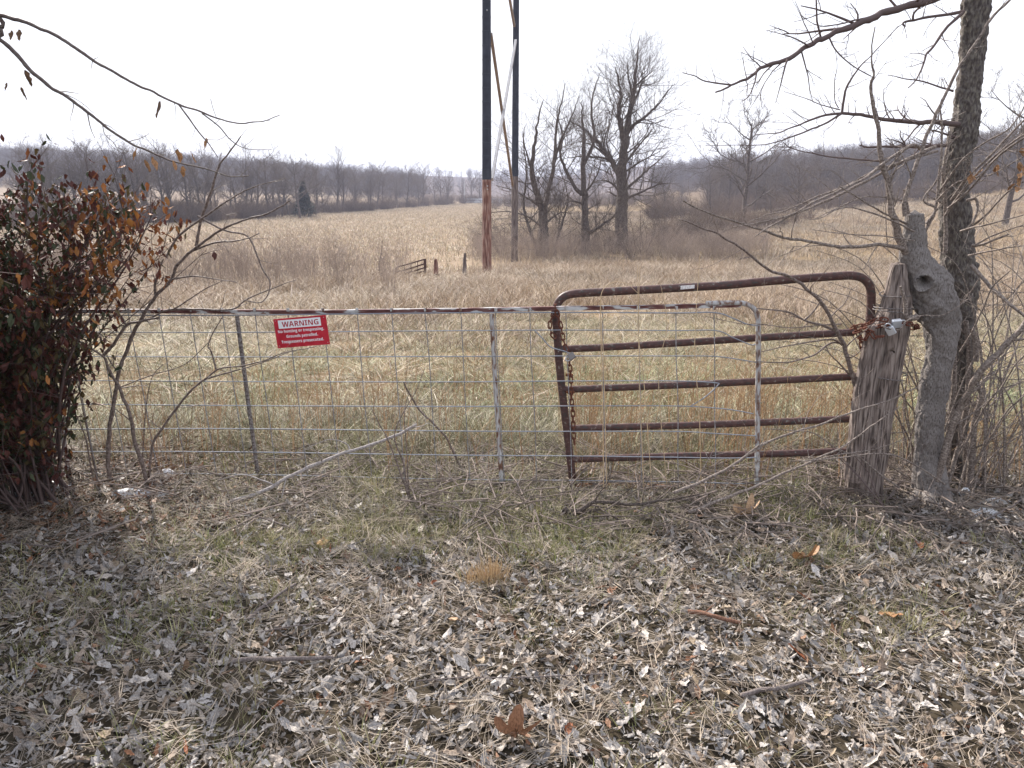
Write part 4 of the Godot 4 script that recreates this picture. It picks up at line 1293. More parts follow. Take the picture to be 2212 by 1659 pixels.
func tangle() -> void:
	rng.seed = 19
	var u := 0.000752
	var base := at(1474.7 + 1850 / 3.0, 553 + 1480 / 3.0, 3.85); base.y = 0.0
	var o := thing("leafless_shrub", "leafless tangled shrub with long arching canes round the old tree", "shrub", base)
	var C := [
		[R3, [1560, 1000, 1500, 940, 1350, 1020, 1200, 1140, 1050, 1220, 870, 1300, 700, 1390, 500, 1440, 330, 1470], 3.85, 3.3, 11, 2.5, 10],
		[R3, [1640, 950, 1400, 1060, 1200, 1170, 1000, 1270, 830, 1345, 720, 1390, 560, 1470, 470, 1530], 3.85, 3.3, 10, 3, 9], [R3, [1650, 980, 1450, 1040, 1240, 1110, 1040, 1215, 880, 1270, 700, 1350, 560, 1390, 440, 1430], 3.85, 3.35, 8, 2, 9],
		[R3, [1430, 1610, 1330, 1588, 1250, 1585, 1060, 1600, 880, 1575, 700, 1545, 580, 1515, 420, 1460, 200, 1390, 0, 1300], 3.72, 3.3, 14, 4, 11],
		[R3, [1500, 1500, 1380, 1440, 1200, 1370, 1040, 1345, 900, 1410, 820, 1425], 3.7, 3.4, 6, 2, 6], [R3, [1450, 1450, 1300, 1380, 1150, 1290, 1020, 1210], 3.75, 3.5, 7, 3, 5],
		[R3, [1500, 1560, 1300, 1530, 1100, 1520, 840, 1490], 3.7, 3.4, 5, 2, 5], [R3, [1430, 1300, 1300, 1280, 1160, 1280, 1000, 1350, 850, 1420], 3.8, 3.5, 5, 2, 6],
		[R3, [1740, 1300, 1820, 1180, 1900, 1100, 2050, 950, 2220, 770], 3.85, 3.6, 10, 5, 6], [R3, [1700, 1400, 1820, 1230, 1950, 1080, 2080, 960, 2260, 840], 3.85, 3.5, 9, 4, 6],
		[R3, [1720, 1350, 1850, 1240, 2000, 1060, 2100, 970, 2230, 880], 3.8, 3.4, 8, 5, 6], [R3, [1800, 1500, 1900, 1470, 2000, 1450, 2230, 1385], 3.85, 3.6, 8, 3, 6],
		[R3, [1880, 1590, 1950, 1580, 2110, 1520], 3.85, 3.7, 12, 5, 3], [R3, [1850, 1655, 2000, 1625, 2230, 1588], 3.85, 3.6, 7, 3, 5], [R3, [1860, 1480, 1960, 1400, 2050, 1300, 2140, 1220, 2240, 1160], 3.85, 3.6, 7, 3, 6],
		[R3, [1840, 1300, 1900, 1290, 1905, 1370, 1880, 1450], 3.85, 3.8, 10, 8, 2], [R3, [1650, 1300, 1750, 1200, 1880, 1150, 2000, 1130, 2230, 1000], 3.8, 3.5, 6, 3, 6], [R3, [1660, 1250, 1800, 1050, 1960, 920, 2120, 830, 2230, 660], 3.85, 3.6, 7, 3, 6],
		[R6, [1870, 60, 1950, 150, 2040, 240, 2120, 310, 2230, 400], 3.85, 3.6, 13, 8, 4], [R6, [1800, 620, 1880, 480, 1950, 330, 2010, 200, 2120, 100], 3.8, 3.6, 7, 3, 5], [R6, [1860, 1400, 1950, 1250, 2010, 1150, 2100, 1010, 2240, 880], 3.75, 3.5, 8, 4, 5],
		[R6, [1790, 1300, 1900, 1080, 1980, 950, 2060, 870, 2240, 800], 3.75, 3.5, 8, 4, 6], [R6, [2050, 880, 2110, 780, 2160, 700, 2240, 620], 3.6, 3.5, 6, 3, 4], [R6, [1850, 1500, 1960, 1350, 2080, 1230, 2240, 1130], 3.7, 3.5, 7, 3, 6],
		[R6, [1700, 1480, 1500, 1350, 1300, 1280, 1000, 1310, 700, 1330], 3.65, 3.4, 6, 3, 7], [R6, [1400, 1500, 1300, 1430, 1150, 1310, 1000, 1250, 850, 1150, 700, 1130, 520, 1120], 3.6, 3.5, 7, 2, 6], [R6, [1500, 1500, 1480, 1200, 1440, 1000, 1450, 800, 1480, 600], 3.85, 3.9, 6, 3, 8]]
	var leaves := Shape.new()
	for l in C:
		var s := Shape.new()
		limb(s, path(l[0], l[1], l[2], l[3]), l[4] * u, l[5] * u, l[6], 0.24, 1, 6, -0.02, 2.2, Color.WHITE, 0.1)
		part("cane", s, M.cane, o)
	# canes that grow from the ground round the trunks
	for k in 62:
		var s := Shape.new()
		var an := rng.randf_range(-0.5, 3.6)
		var b := base + Vector3(rng.randf_range(-0.35, 0.5), -0.03, rng.randf_range(-0.35, 0.2))
		var out := Vector3(cos(an), 0, sin(an) * -0.7) * rng.randf_range(0.2, 0.75)
		var h := rng.randf_range(0.5, 1.5)
		limb(s, PackedVector3Array([b, b + out * 0.3 + Vector3(0, h * 0.5, 0), b + out * 0.75 + Vector3(0, h * 0.85, 0), b + out * 1.3 + Vector3(0, h * 0.95, 0)]), rng.randf_range(4, 8) * u, 2 * u, 7, 0.25, 1, 5, 0.0, 2.2)
		part("cane", s, M.cane, o)
	for q in [[1860, 1110], [1870, 1130], [1945, 1095], [2030, 1080], [2042, 1065], [2150, 1190], [2165, 1210], [2180, 1150], [2195, 1120], [2185, 1050], [2200, 960], [2205, 1080]]:
		var m := MeshInstance3D.new()
		m.name = "leaf"
		m.mesh = leaf_mesh(M.leaf_orange, 0.045, 0.014, 0.5, 0.6, 0.4, 0, 500 + q[0])
		m.transform = Transform3D(Basis(Vector3.UP, rng.randf() * TAU) * Basis(Vector3.RIGHT, 1.2 + rng.randfn(0, 0.3)), at(1474.7 + q[0] / 3.0, q[1] / 3.0, 3.62) - base)
		o.add_child(m, true)

func sapling(called: String, label: String, base: Vector3, stems: Array, m: Material, u := 0.00077) -> void:
	var o := thing(called, label, "sapling", base)
	for l in stems:
		var s := Shape.new()
		var p := path(l[0], l[1], l[2], l[3])
		if l.size() > 8: p[0].y = minf(p[0].y, height(p[0].x, p[0].z)) - 0.02
		limb(s, p, l[4] * u, l[5] * u, l[6], l[7], 1, 7, 0.02, 2.0, Color.WHITE, 0.2)
		part("stem" if l.size() > 8 else "branch", s, m, o)

func saplings() -> void:
	rng.seed = 23
	var b := at(236.0, 1050.0, 3.95); b.y = 0.0
	sapling("bare_sapling", "bare many-stemmed sapling growing through the wire gate beside the leafy shrub", b, [
		[R4, [712, 1520, 700, 1300, 712, 1100, 740, 950, 762, 800, 795, 680, 870, 500, 950, 350, 1010, 260, 1100, 170, 1150, 60, 1215, -15], 3.95, 3.8, 15, 9, 5, 0.14, 1],
		[R4, [955, 1470, 920, 1350, 870, 1180, 850, 1050, 800, 920, 745, 810, 700, 720, 668, 650, 560, 580, 400, 480], 3.95, 3.7, 15, 5, 5, 0.18, 1],
		[R4, [950, 1400, 985, 1240, 1050, 1120, 1150, 980, 1250, 860, 1340, 790, 1420, 730, 1570, 710, 1700, 680, 1830, 630, 2050, 585], 3.98, 3.75, 10, 2.5, 10, 0.2, 1],
		[R4, [640, 1500, 600, 1300, 560, 1100, 520, 900, 480, 760], 4.1, 4.15, 7, 3, 7, 0.2, 1], [R4, [600, 1450, 560, 1200, 480, 1000, 420, 850], 4.05, 4.1, 6, 3, 7, 0.2, 1], [R4, [900, 1300, 940, 1050, 980, 800, 1060, 700], 4.1, 4.1, 6, 2, 6, 0.2, 1],
		[R4, [1010, 260, 1005, 180, 1030, 100, 1060, 20], 3.86, 3.8, 9, 4, 4, 0.14],
		[R4, [668, 650, 740, 570, 820, 450, 900, 425, 1030, 400], 3.8, 3.75, 12, 6, 3, 0.12], [R4, [820, 450, 790, 390, 760, 370], 3.78, 3.75, 6, 3, 1, 0.1],
		[R4, [940, 420, 1060, 360, 1150, 330, 1300, 230, 1440, 160], 3.83, 3.7, 7, 2, 6, 0.14], [R4, [1100, 345, 1300, 345, 1500, 345, 1600, 280, 1750, 215, 1920, 155], 3.8, 3.65, 8, 2, 5, 0.14],
		[R4, [1120, 150, 1250, 132, 1400, 150, 1540, 170], 3.8, 3.7, 6, 2, 4, 0.12],
		[R4, [1400, 735, 1370, 620, 1350, 580, 1380, 500, 1440, 400], 3.82, 3.8, 6, 3, 4, 0.12], [R4, [1350, 790, 1500, 750, 1700, 690, 1900, 610], 3.85, 3.75, 6, 2, 6, 0.14], [R4, [780, 850, 990, 770, 1200, 700, 1350, 560], 3.9, 3.8, 4, 2, 4, 0.12],
		[R1, [1080, 1660, 1150, 1540, 1270, 1440, 1400, 1350, 1560, 1250, 1650, 1210, 1850, 1155], 3.78, 3.55, 8, 2, 7, 0.14],
		[R1, [1215, 1645, 1330, 1560, 1450, 1480, 1600, 1420, 1740, 1380, 1885, 1300], 3.8, 3.5, 9, 3, 6, 0.12],
		[R1, [1270, 1595, 1310, 1400, 1370, 1240, 1410, 1100, 1450, 1030, 1530, 930, 1562, 880], 3.8, 3.7, 10, 3, 6, 0.14], [R1, [1245, 1625, 1400, 1570, 1500, 1565, 1600, 1545, 1685, 1510], 3.78, 3.6, 7, 2, 4, 0.1],
		[R1, [1280, 1400, 1450, 1490, 1600, 1530, 1660, 1640, 1700, 1740, 1745, 1820, 1740, 1900, 1690, 1960, 1600, 1950], 3.7, 3.6, 6, 3, 4, 0.1]], M.sapling)
	b = at(1474.7 + 1140 / 3.0, 553 + 1400 / 3.0, 3.86); b.y = 0.0
	sapling("thin_sapling", "slender bare sapling arching left in front of the tube gate from the old post", b, [
		[R6, [1150, 1440, 1150, 1200, 1140, 1000, 1128, 870, 1090, 750, 1050, 600, 1000, 490, 940, 370, 860, 260, 700, 140, 560, 90, 450, 0, 340, -75, 190, -155, 0, -230], 3.84, 3.4, 18, 4, 8, 0.25, 1],
		[R6, [1000, 490, 900, 450, 800, 420, 700, 370, 600, 350, 480, 342], 3.72, 3.5, 9, 3, 5, 0.14], [R6, [1048, 590, 980, 545, 900, 545, 750, 570, 600, 600, 510, 622], 3.75, 3.5, 7, 2, 5, 0.14],
		[R6, [1040, 575, 960, 565, 850, 640, 720, 680, 600, 690, 480, 685, 430, 690], 3.75, 3.5, 7, 2, 4, 0.12], [R6, [790, 415, 850, 360, 880, 310, 900, 280], 3.58, 3.55, 6, 3, 2, 0.1], [R6, [1030, 440, 880, 450, 700, 465, 500, 440, 380, 440, 150, 390], 3.7, 3.5, 4, 1.5, 5, 0.12],
		[R6, [1055, 595, 1110, 540, 1200, 470, 1280, 390], 3.72, 3.6, 5, 2, 3, 0.1]], M.sapling)
	b = at(737.3 + 455 / 3.0, 553 + 1640 / 3.0, 3.7); b.y = 0.0
	sapling("dead_weed", "small dead branching weed standing before the wire gate by the leaning branch", b, [
		[R5, [455, 1645, 420, 1500, 380, 1400, 310, 1210, 240, 1080, 190, 980], 3.68, 3.72, 8, 2, 6, 0.16, 1], [R5, [452, 1640, 425, 1480, 400, 1340, 345, 1170, 400, 1020, 480, 880, 540, 730], 3.7, 3.75, 7, 1.5, 7, 0.16, 1],
		[R5, [448, 1640, 430, 1400, 420, 1200, 410, 1000, 450, 850], 3.72, 3.74, 5, 1.5, 6, 0.14, 1], [R5, [780, 1270, 690, 1190, 600, 1090, 500, 990, 430, 870, 405, 820], 4.2, 4.15, 9, 5, 3, 0.14, 1]], M.sapling)

func loose_branches() -> void:
	rng.seed = 29
	var u := 0.00075
	var B := [
		["pale_branch", "pale smooth broken branch propped from the ground onto the wire gate", [[R4, [1430, 1660, 1700, 1528, 1840, 1450, 2000, 1370, 2212, 1283, 2400, 1228, 2540, 1178, 2620, 1135, 2695, 1090], 3.66, 3.82, 14, 9, 2, 0.25], [R4, [1800, 1495, 1690, 1450, 1570, 1418, 1420, 1450], 3.7, 3.78, 6, 3, 0, 0.1], [R4, [2270, 1262, 2240, 1215, 2130, 1190, 1980, 1250], 3.76, 3.8, 5, 2, 0, 0.1], [R4, [1855, 1445, 1840, 1500, 1825, 1570], 3.7, 3.66, 5, 3, 0, 0.1]], "pale_bark"],
		["fallen_branch", "long bare fallen branch slanting from the grass up against the old post", [[R6, [-60, 1535, 0, 1512, 150, 1450, 350, 1340, 500, 1232, 700, 1150, 900, 1090, 1100, 1010, 1330, 940, 1520, 850], 3.45, 3.6, 11, 4, 9, 0.25], [R6, [390, 1310, 460, 1250, 545, 1195], 3.5, 3.52, 8, 2, 2, 0.12]], "cane"],
		["fallen_branch", "lower fallen branch with spread twigs lying before the old post and tree", [[R6, [40, 1660, 100, 1640, 300, 1560, 500, 1480, 700, 1390, 900, 1300, 1050, 1230, 1250, 1080, 1400, 980], 3.38, 3.58, 12, 3, 10, 0.28], [R6, [850, 1330, 1000, 1290, 1250, 1250, 1450, 1180], 3.5, 3.56, 6, 2, 4, 0.2]], "cane"],
		["fallen_branch", "dark half-rotten branch lying flat on the grass below the tube gate", [[R5, [1470, 1700, 1560, 1640, 1660, 1590, 1850, 1610, 2100, 1580, 2330, 1540], 3.42, 3.5, 17, 5, 9, 0.3], [R5, [1440, 1640, 1560, 1655, 1680, 1640], 3.45, 3.45, 24, 9, 3, 0.2]], "dark"],
		["leaning_limb", "thick broken grey limb leaning out to the right from the old tree", [[R6, [1640, 1480, 1720, 1200, 1790, 1000, 1850, 880, 1900, 790, 2050, 620, 2230, 430, 2420, 220], 3.7, 3.4, 24, 14, 4, 0.3], [R6, [1905, 780, 1960, 700, 2010, 640], 3.62, 3.6, 20, 8, 0, 0.1]], "cane"],
		["fallen_branch", "reddish brush stems heaped at the foot of the old post", [[R6, [1340, 1760, 1280, 1600, 1180, 1470, 1050, 1330, 960, 1230], 3.5, 3.62, 6, 2, 8, 0.3], [R6, [1345, 1740, 1250, 1560, 1130, 1420, 1000, 1300], 3.5, 3.6, 6, 2, 8, 0.3], [R6, [1330, 1700, 1240, 1500, 1200, 1400, 1100, 1280], 3.52, 3.6, 5, 2, 6, 0.3]], "thorn"]]
	for q in B:
		var first := path(q[2][0][0], q[2][0][1], q[2][0][2], q[2][0][3])
		var base: Vector3 = first[0]; base.y = height(base.x, base.z)
		var o := thing(q[0], q[1], "branch", base)
		for l in q[2]:
			var s := Shape.new()
			var p := path(l[0], l[1], l[2], l[3])
			for k in p.size(): p[k].y = maxf(p[k].y, height(p[k].x, p[k].z) + l[4] * u * 0.7)
			limb(s, p, l[4] * u, l[5] * u, l[6], l[7], 1, 8, 0.0, 2.2, Color.WHITE, 0.15)
			part("stem", s, M[q[3]], o)
	# sticks lying in the litter: [x0, y0, x1, y1] in the photograph, radius in mm
	for q in [["short brown barkless stick lying in the right-hand litter", 1485, 1348, 1598, 1368, 9.0, M.stick_red], ["grey stick lying in the litter before the wire gate", 505, 1452, 720, 1440, 9.0, M.stick_grey], ["brown forked stick end slanting through the left litter", 538, 1366, 640, 1285, 7.0, M.stick_grey], ["long thin dark twig lying across the centre of the litter", 560, 1388, 830, 1352, 3.0, M.stick_grey],
			["curved dark stick lying flat in the right front litter", 1600, 1530, 1750, 1490, 8.0, M.stick_grey], ["thin grey twig lying across the front litter near the red-brown leaf", 900, 1500, 1310, 1486, 2.4, M.stick_grey], ["bleached thin stem lying across the middle litter", 1290, 1395, 1375, 1322, 2.6, M.stick_pale], ["slender pale twig lying below the leaning pale branch", 470, 1105, 640, 1160, 4.0, M.stick_grey],
			["grey branch end poking into the litter at the right tree", 2240, 1080, 2085, 1160, 6.0, M.stick_grey], ["dark twig lying in the left litter near the red leaves", 0, 1190, 130, 1205, 5.0, M.stick_grey]]:
		var a := on_ground(q[1], q[2]) + Vector3(0, 0.035, 0); var b := on_ground(q[3], q[4]) + Vector3(0, 0.035, 0)
		var o := thing("stick", q[0], "stick", a)
		var mid := a.lerp(b, 0.5) + Vector3(0, 0.012, 0.02)
		var s := Shape.new()
		limb(s, PackedVector3Array([a, a.lerp(mid, 0.5) + Vector3(0, 0, -0.01), mid, b]), q[5] * 0.001, q[5] * 0.0007, 2, 0.08, 0, 8)
		part("stem", s, q[6], o)

const OUTLINE := [[0.0, 0.12], [0.2, 0.2], [0.5, 0.32], [0.8, 0.42], [1.03, 0.62], [1.2, 0.75], [1.43, 0.92], [1.64, 0.7], [1.8, 0.35], [2.4, 0.2]]

func leafy_shrub() -> void:
	rng.seed = 37
	var base := Vector3(-2.42, 0, -3.72)
	var o := thing("leafy_shrub", "dense dark shrub with green, purple and orange leaves at the left gate end", "shrub", base)
	var s := Shape.new()
	var spots := []
	# stems lean out from one foot; leaves hang from the twigs
	for k in 120:
		var b := base + Vector3(rng.randfn(0, 0.1), -0.03, rng.randfn(0, 0.1))
		var tip := base + Vector3(rng.randf_range(-1.0, 0.2), rng.randf_range(0.35, 1.6), rng.randf_range(-0.55, 0.6))
		if k % 4 == 0: tip = base + Vector3(rng.randf_range(0.2, 0.92), rng.randf_range(1.1, 1.52), rng.randf_range(-0.3, 0.35))
		if k % 5 == 1: tip = base + Vector3(rng.randf_range(-0.7, 0.12), rng.randf_range(0.15, 0.9), rng.randf_range(-0.2, 0.6))
		if k % 7 == 0: tip = base + Vector3(rng.randf_range(-0.75, -0.05), rng.randf_range(1.6, 2.3), rng.randf_range(-0.3, 0.4))
		var p := rounded(PackedVector3Array([b, b.lerp(tip, 0.4) + Vector3(rng.randfn(0, 0.08) - (tip.x - base.x) * 0.15, 0.12, rng.randfn(0, 0.08)), b.lerp(tip, 0.75) + Vector3(0, 0.1, 0), tip]), 5)
		s.tube(p, taper(p.size(), rng.randf_range(0.004, 0.009), 0.0014), 5)
		for c in 14:
			var f := rng.randf_range(0.22, 1.0)
			var j := mini(int(f * (p.size() - 1)), p.size() - 2)
			var dd := (p[j + 1] - p[j]).normalized()
			var out := (dd * 0.7 + Vector3(rng.randfn(), rng.randfn() * 0.6, rng.randfn()) * 0.6).normalized()
			var q := PackedVector3Array([p[j]])
			var pos := p[j]
			var ln := rng.randf_range(0.12, 0.34)
			for e in 4:
				out = (out + Vector3(rng.randfn(0, 0.15), rng.randfn(0, 0.12) - 0.03, rng.randfn(0, 0.15))).normalized()
				pos += out * ln / 4
				q.append(pos)
				for h in (5 if pos.x < base.x + 0.3 else 3): spots.append(pos + Vector3(rng.randfn(0, 0.02), rng.randfn(0, 0.016), rng.randfn(0, 0.02)))
			s.tube(q, taper(q.size(), 0.002, 0.0009), 3)
	part("stems", s, M.shrub_stem, o)
	var kinds := [leaf_mesh(M.shrub_leaf, 0.046, 0.0125, 0.5, 0.5, 0.3, 0, 61), leaf_mesh(M.shrub_leaf, 0.038, 0.012, -0.4, 0.8, -0.4, 0, 62), leaf_mesh(M.shrub_leaf, 0.05, 0.013, 0.9, 0.3, 0.5, 0, 63)]
	var places := [[], [], []]; var tints := [[], [], []]
	var single := []
	for sp in spots:
		var rel: Vector3 = sp - base
		var edge := smoothstep(0.15, 0.85, rel.x) 
		if rel.y < 0.08: continue
		var most: float = table(OUTLINE, rel.y) + 0.28 * bump.get_noise_3dv(sp * 3.0)
		if rel.x > most + 0.06 or (rel.x > most - 0.2 and rng.randf() < 0.4): continue
		if rel.y > 1.62 and rng.randf() < 0.45: continue
		var green := Color(0.045, 0.052, 0.026); var plum := Color(0.09, 0.034, 0.027); var rust := Color(0.2, 0.07, 0.026); var olive := Color(0.085, 0.062, 0.028)
		var uu := rng.randf()
		var c := green if uu < 0.32 else (olive if uu < 0.52 else plum)
		if rng.randf() < 0.03 + 0.6 * edge * smoothstep(0.6, 1.0, rel.y): c = rust.lerp(Color(0.28, 0.125, 0.035), rng.randf())
		c *= rng.randf_range(0.7, 1.3)
		var b := Basis(Vector3.UP, rng.randf() * TAU) * Basis(Vector3.RIGHT, rng.randf_range(0.5, 1.7))
		var tf := Transform3D(b.scaled(Vector3.ONE * rng.randf_range(0.65, 1.15)), sp - base)
		if edge > 0.4 and single.size() < 220:
			single.append([tf, c])
			continue
		var q := rng.randi() % 3
		places[q].append(tf); tints[q].append(Color(c.r, c.g, c.b))
	for q in 3: scatter("foliage", kinds[q], places[q], tints[q], o)
	var shared := []
	for c in [Color(0.26, 0.095, 0.028), Color(0.17, 0.06, 0.027), Color(0.085, 0.065, 0.028), Color(0.1, 0.038, 0.028)]:
		shared.append(leaf_mesh(plain(c, 0.6, 0.55), 0.046, 0.0125, 0.5, 0.5, 0.3, 0, 61))
	for q in single:
		var m := MeshInstance3D.new()
		m.name = "leaf"
		var c: Color = q[1]
		m.mesh = shared[0 if c.r > 0.24 else (1 if c.r > 0.15 else (2 if c.g > 0.05 else 3))]
		m.transform = q[0]
		o.add_child(m, true)
	# its neighbour outside the picture, which shades the left foreground
	var o2: Node3D = o.duplicate()
	o2.name = numbered("leafy_shrub")
	add_child(o2)
	o2.position = Vector3(-3.4, 0, -2.75)
	o2.rotation.y = PI * 0.9
	o2.scale = Vector3(1.25, 1.45, 1.25)
	tag(o2, "taller leafy shrub beside the litter, on the near side of the overhanging tree")

func overhang_tree() -> void:
	rng.seed = 43
	var u := 0.00062
	var base := Vector3(-3.75, 0, -3.3)
	var o := thing("overhanging_tree", "tree standing beside the leafy shrub with two long drooping bare branches", "tree", base)
	part("trunk", rough_tube(PackedVector3Array([base - Vector3(0, 0.1, 0), base + Vector3(0.02, 0.6, 0), base + Vector3(-0.02, 1.5, 0.02), base + Vector3(0.05, 2.6, 0), base + Vector3(0.1, 3.8, 0.05), base + Vector3(0.05, 5.0, 0)]), [0.17, 0.13, 0.12, 0.1, 0.075, 0.04], 30, 10, 0.16, Vector3(20, 8, 20)), M.bark_dark, o)
	var p1 := path(R1, [-300, 50, 0, 100, 100, 125, 200, 160, 310, 205, 430, 270, 530, 340, 620, 400, 730, 460, 870, 540, 1000, 600, 1160, 680, 1300, 725, 1400, 765, 1510, 795, 1640, 790, 1720, 780, 1815, 745], 3.2, 2.9)
	var p2 := path(R1, [-300, 60, 0, 260, 90, 340, 180, 440, 260, 510, 340, 575, 430, 625, 550, 710, 640, 780, 740, 860, 850, 930, 950, 970, 1060, 1025, 1180, 1060, 1350, 1100, 1500, 1145, 1610, 1140], 3.25, 3.2)
	p1.insert(0, base + Vector3(0.06, 3.0, 0)); p2.insert(0, base + Vector3(0.05, 2.7, 0))
	for q in [[p1, 14, 2.2, 5], [p2, 15, 3, 9], [path(R1, [1160, 680, 1240, 790, 1300, 870, 1350, 930, 1410, 1020], 3.0, 2.95), 5, 2.5, 2], [path(R1, [1310, 735, 1420, 820, 1500, 910, 1600, 965, 1760, 970], 2.98, 2.9), 4.5, 1.5, 4], [path(R1, [665, 810, 680, 870, 730, 920, 765, 975], 3.2, 3.2), 3, 1.5, 2], [path(R1, [430, 612, 520, 660, 610, 735], 3.2, 3.2), 2.5, 1.5, 1], [path(R1, [1365, 640, 1380, 700, 1405, 770], 2.95, 2.97), 2, 1.5, 0]]:
		var s := Shape.new()
		limb(s, q[0], q[1] * u, q[2] * u, q[3], 0.1, 0, 7, 0.0, 1.0, Color.WHITE, 0.3)
		part("branch", s, M.green_bark, o)
	# upper crown, out of the picture
	for k in 12:
		var s := Shape.new()
		var an := k * 2.4
		var st := base + Vector3(0.05, 2.9 + k * 0.17, 0)
		var out := Vector3(cos(an), 0.55, sin(an)).normalized()
		limb(s, PackedVector3Array([st, st + out * 0.7, st + out * 1.3 + Vector3(0, 0.25, 0), st + out * 1.9 + Vector3(0, 0.6, 0)]), 0.03, 0.006, 12, 0.7, 2, 6, 0.04, 3.0)
		part("limb", s, M.bark_dark, o)
	# last leaves that hang on
	for q in [[1040, 680, 1.3], [160, 480, 1.2], [135, 590, 0.9], [1150, 990, 1.1], [985, 1040, 1.1], [938, 1060, 1.0], [885, 985, 0.9], [1235, 1005, 0.9], [1340, 920, 0.8], [1120, 1065, 0.8], [1185, 1100, 0.9], [75, 220, 0.8], [125, 215, 0.9], [45, 560, 0.7]]:
		var m := MeshInstance3D.new()
		m.name = "leaf"
		m.mesh = leaf_mesh(M.leaf_orange if q[1] > 700 else M.leaf_brown, 0.05, 0.013, 0.5, 0.8, 0.5, 0, 700 + q[0])
		m.transform = Transform3D((Basis(Vector3.UP, rng.randf() * TAU) * Basis(Vector3.RIGHT, 1.45)).scaled(Vector3.ONE * q[2]), at(q[0] / 3.0, q[1] / 3.0 - 8.0, 3.15) - base)
		o.add_child(m, true)

func barbed_wire() -> void:
	rng.seed = 47
	var base := at(2300.0, 1040.0, 4.0); base.y = 0.0
	var o := thing("barbed_wire_fence", "rusty barbed wire strands running right from the old post", "fence", base)
	for q in [[1395, 222, 1900, 222, 2300, 236], [1380, 305, 1900, 310, 2300, 318], [1370, 520, 1600, 520, 1960, 555, 2300, 590], [1320, 745, 1700, 770, 2300, 800], [1260, 1150, 1700, 1130, 2300, 1110]]:
		var p := PackedVector3Array()
		for j in q.size() / 2: p.append(at(1474.7 + q[2 * j] / 3.0, 553 + q[2 * j + 1] / 3.0, lerpf(3.86, 4.1, float(j) / (q.size() / 2 - 1))))
		p.append(p[p.size() - 1] + Vector3(2.2, 0.0, -0.1))
		var s := Shape.new()
		var w := rounded(p, 8)
		s.tube(w, taper(w.size(), 0.0021, 0.0021), 5)
		for k in range(2, w.size() - 1, 2):
			for e in 2: s.tube(PackedVector3Array([w[k] - Vector3(rng.randfn(0, 0.007), 0.012, 0.004), w[k] + Vector3(rng.randfn(0, 0.007), 0.012, 0.004)]), taper(2, 0.0012, 0.0012), 4)
		part("strand", s, M.old_steel, o)
	var post := Vector3(4.6, 0, -4.35)
	var po := thing("fence_post", "grey wooden fence post carrying the barbed wire strands", "post", post)
	part("shaft", rough_tube(PackedVector3Array([post - Vector3(0, 0.2, 0), post + Vector3(0, 0.6, 0), post + Vector3(0.02, 1.35, 0)]), [0.06, 0.055, 0.05], 24, 8, 0.1, Vector3(40, 3, 40), [], true), M.post_wood, po)

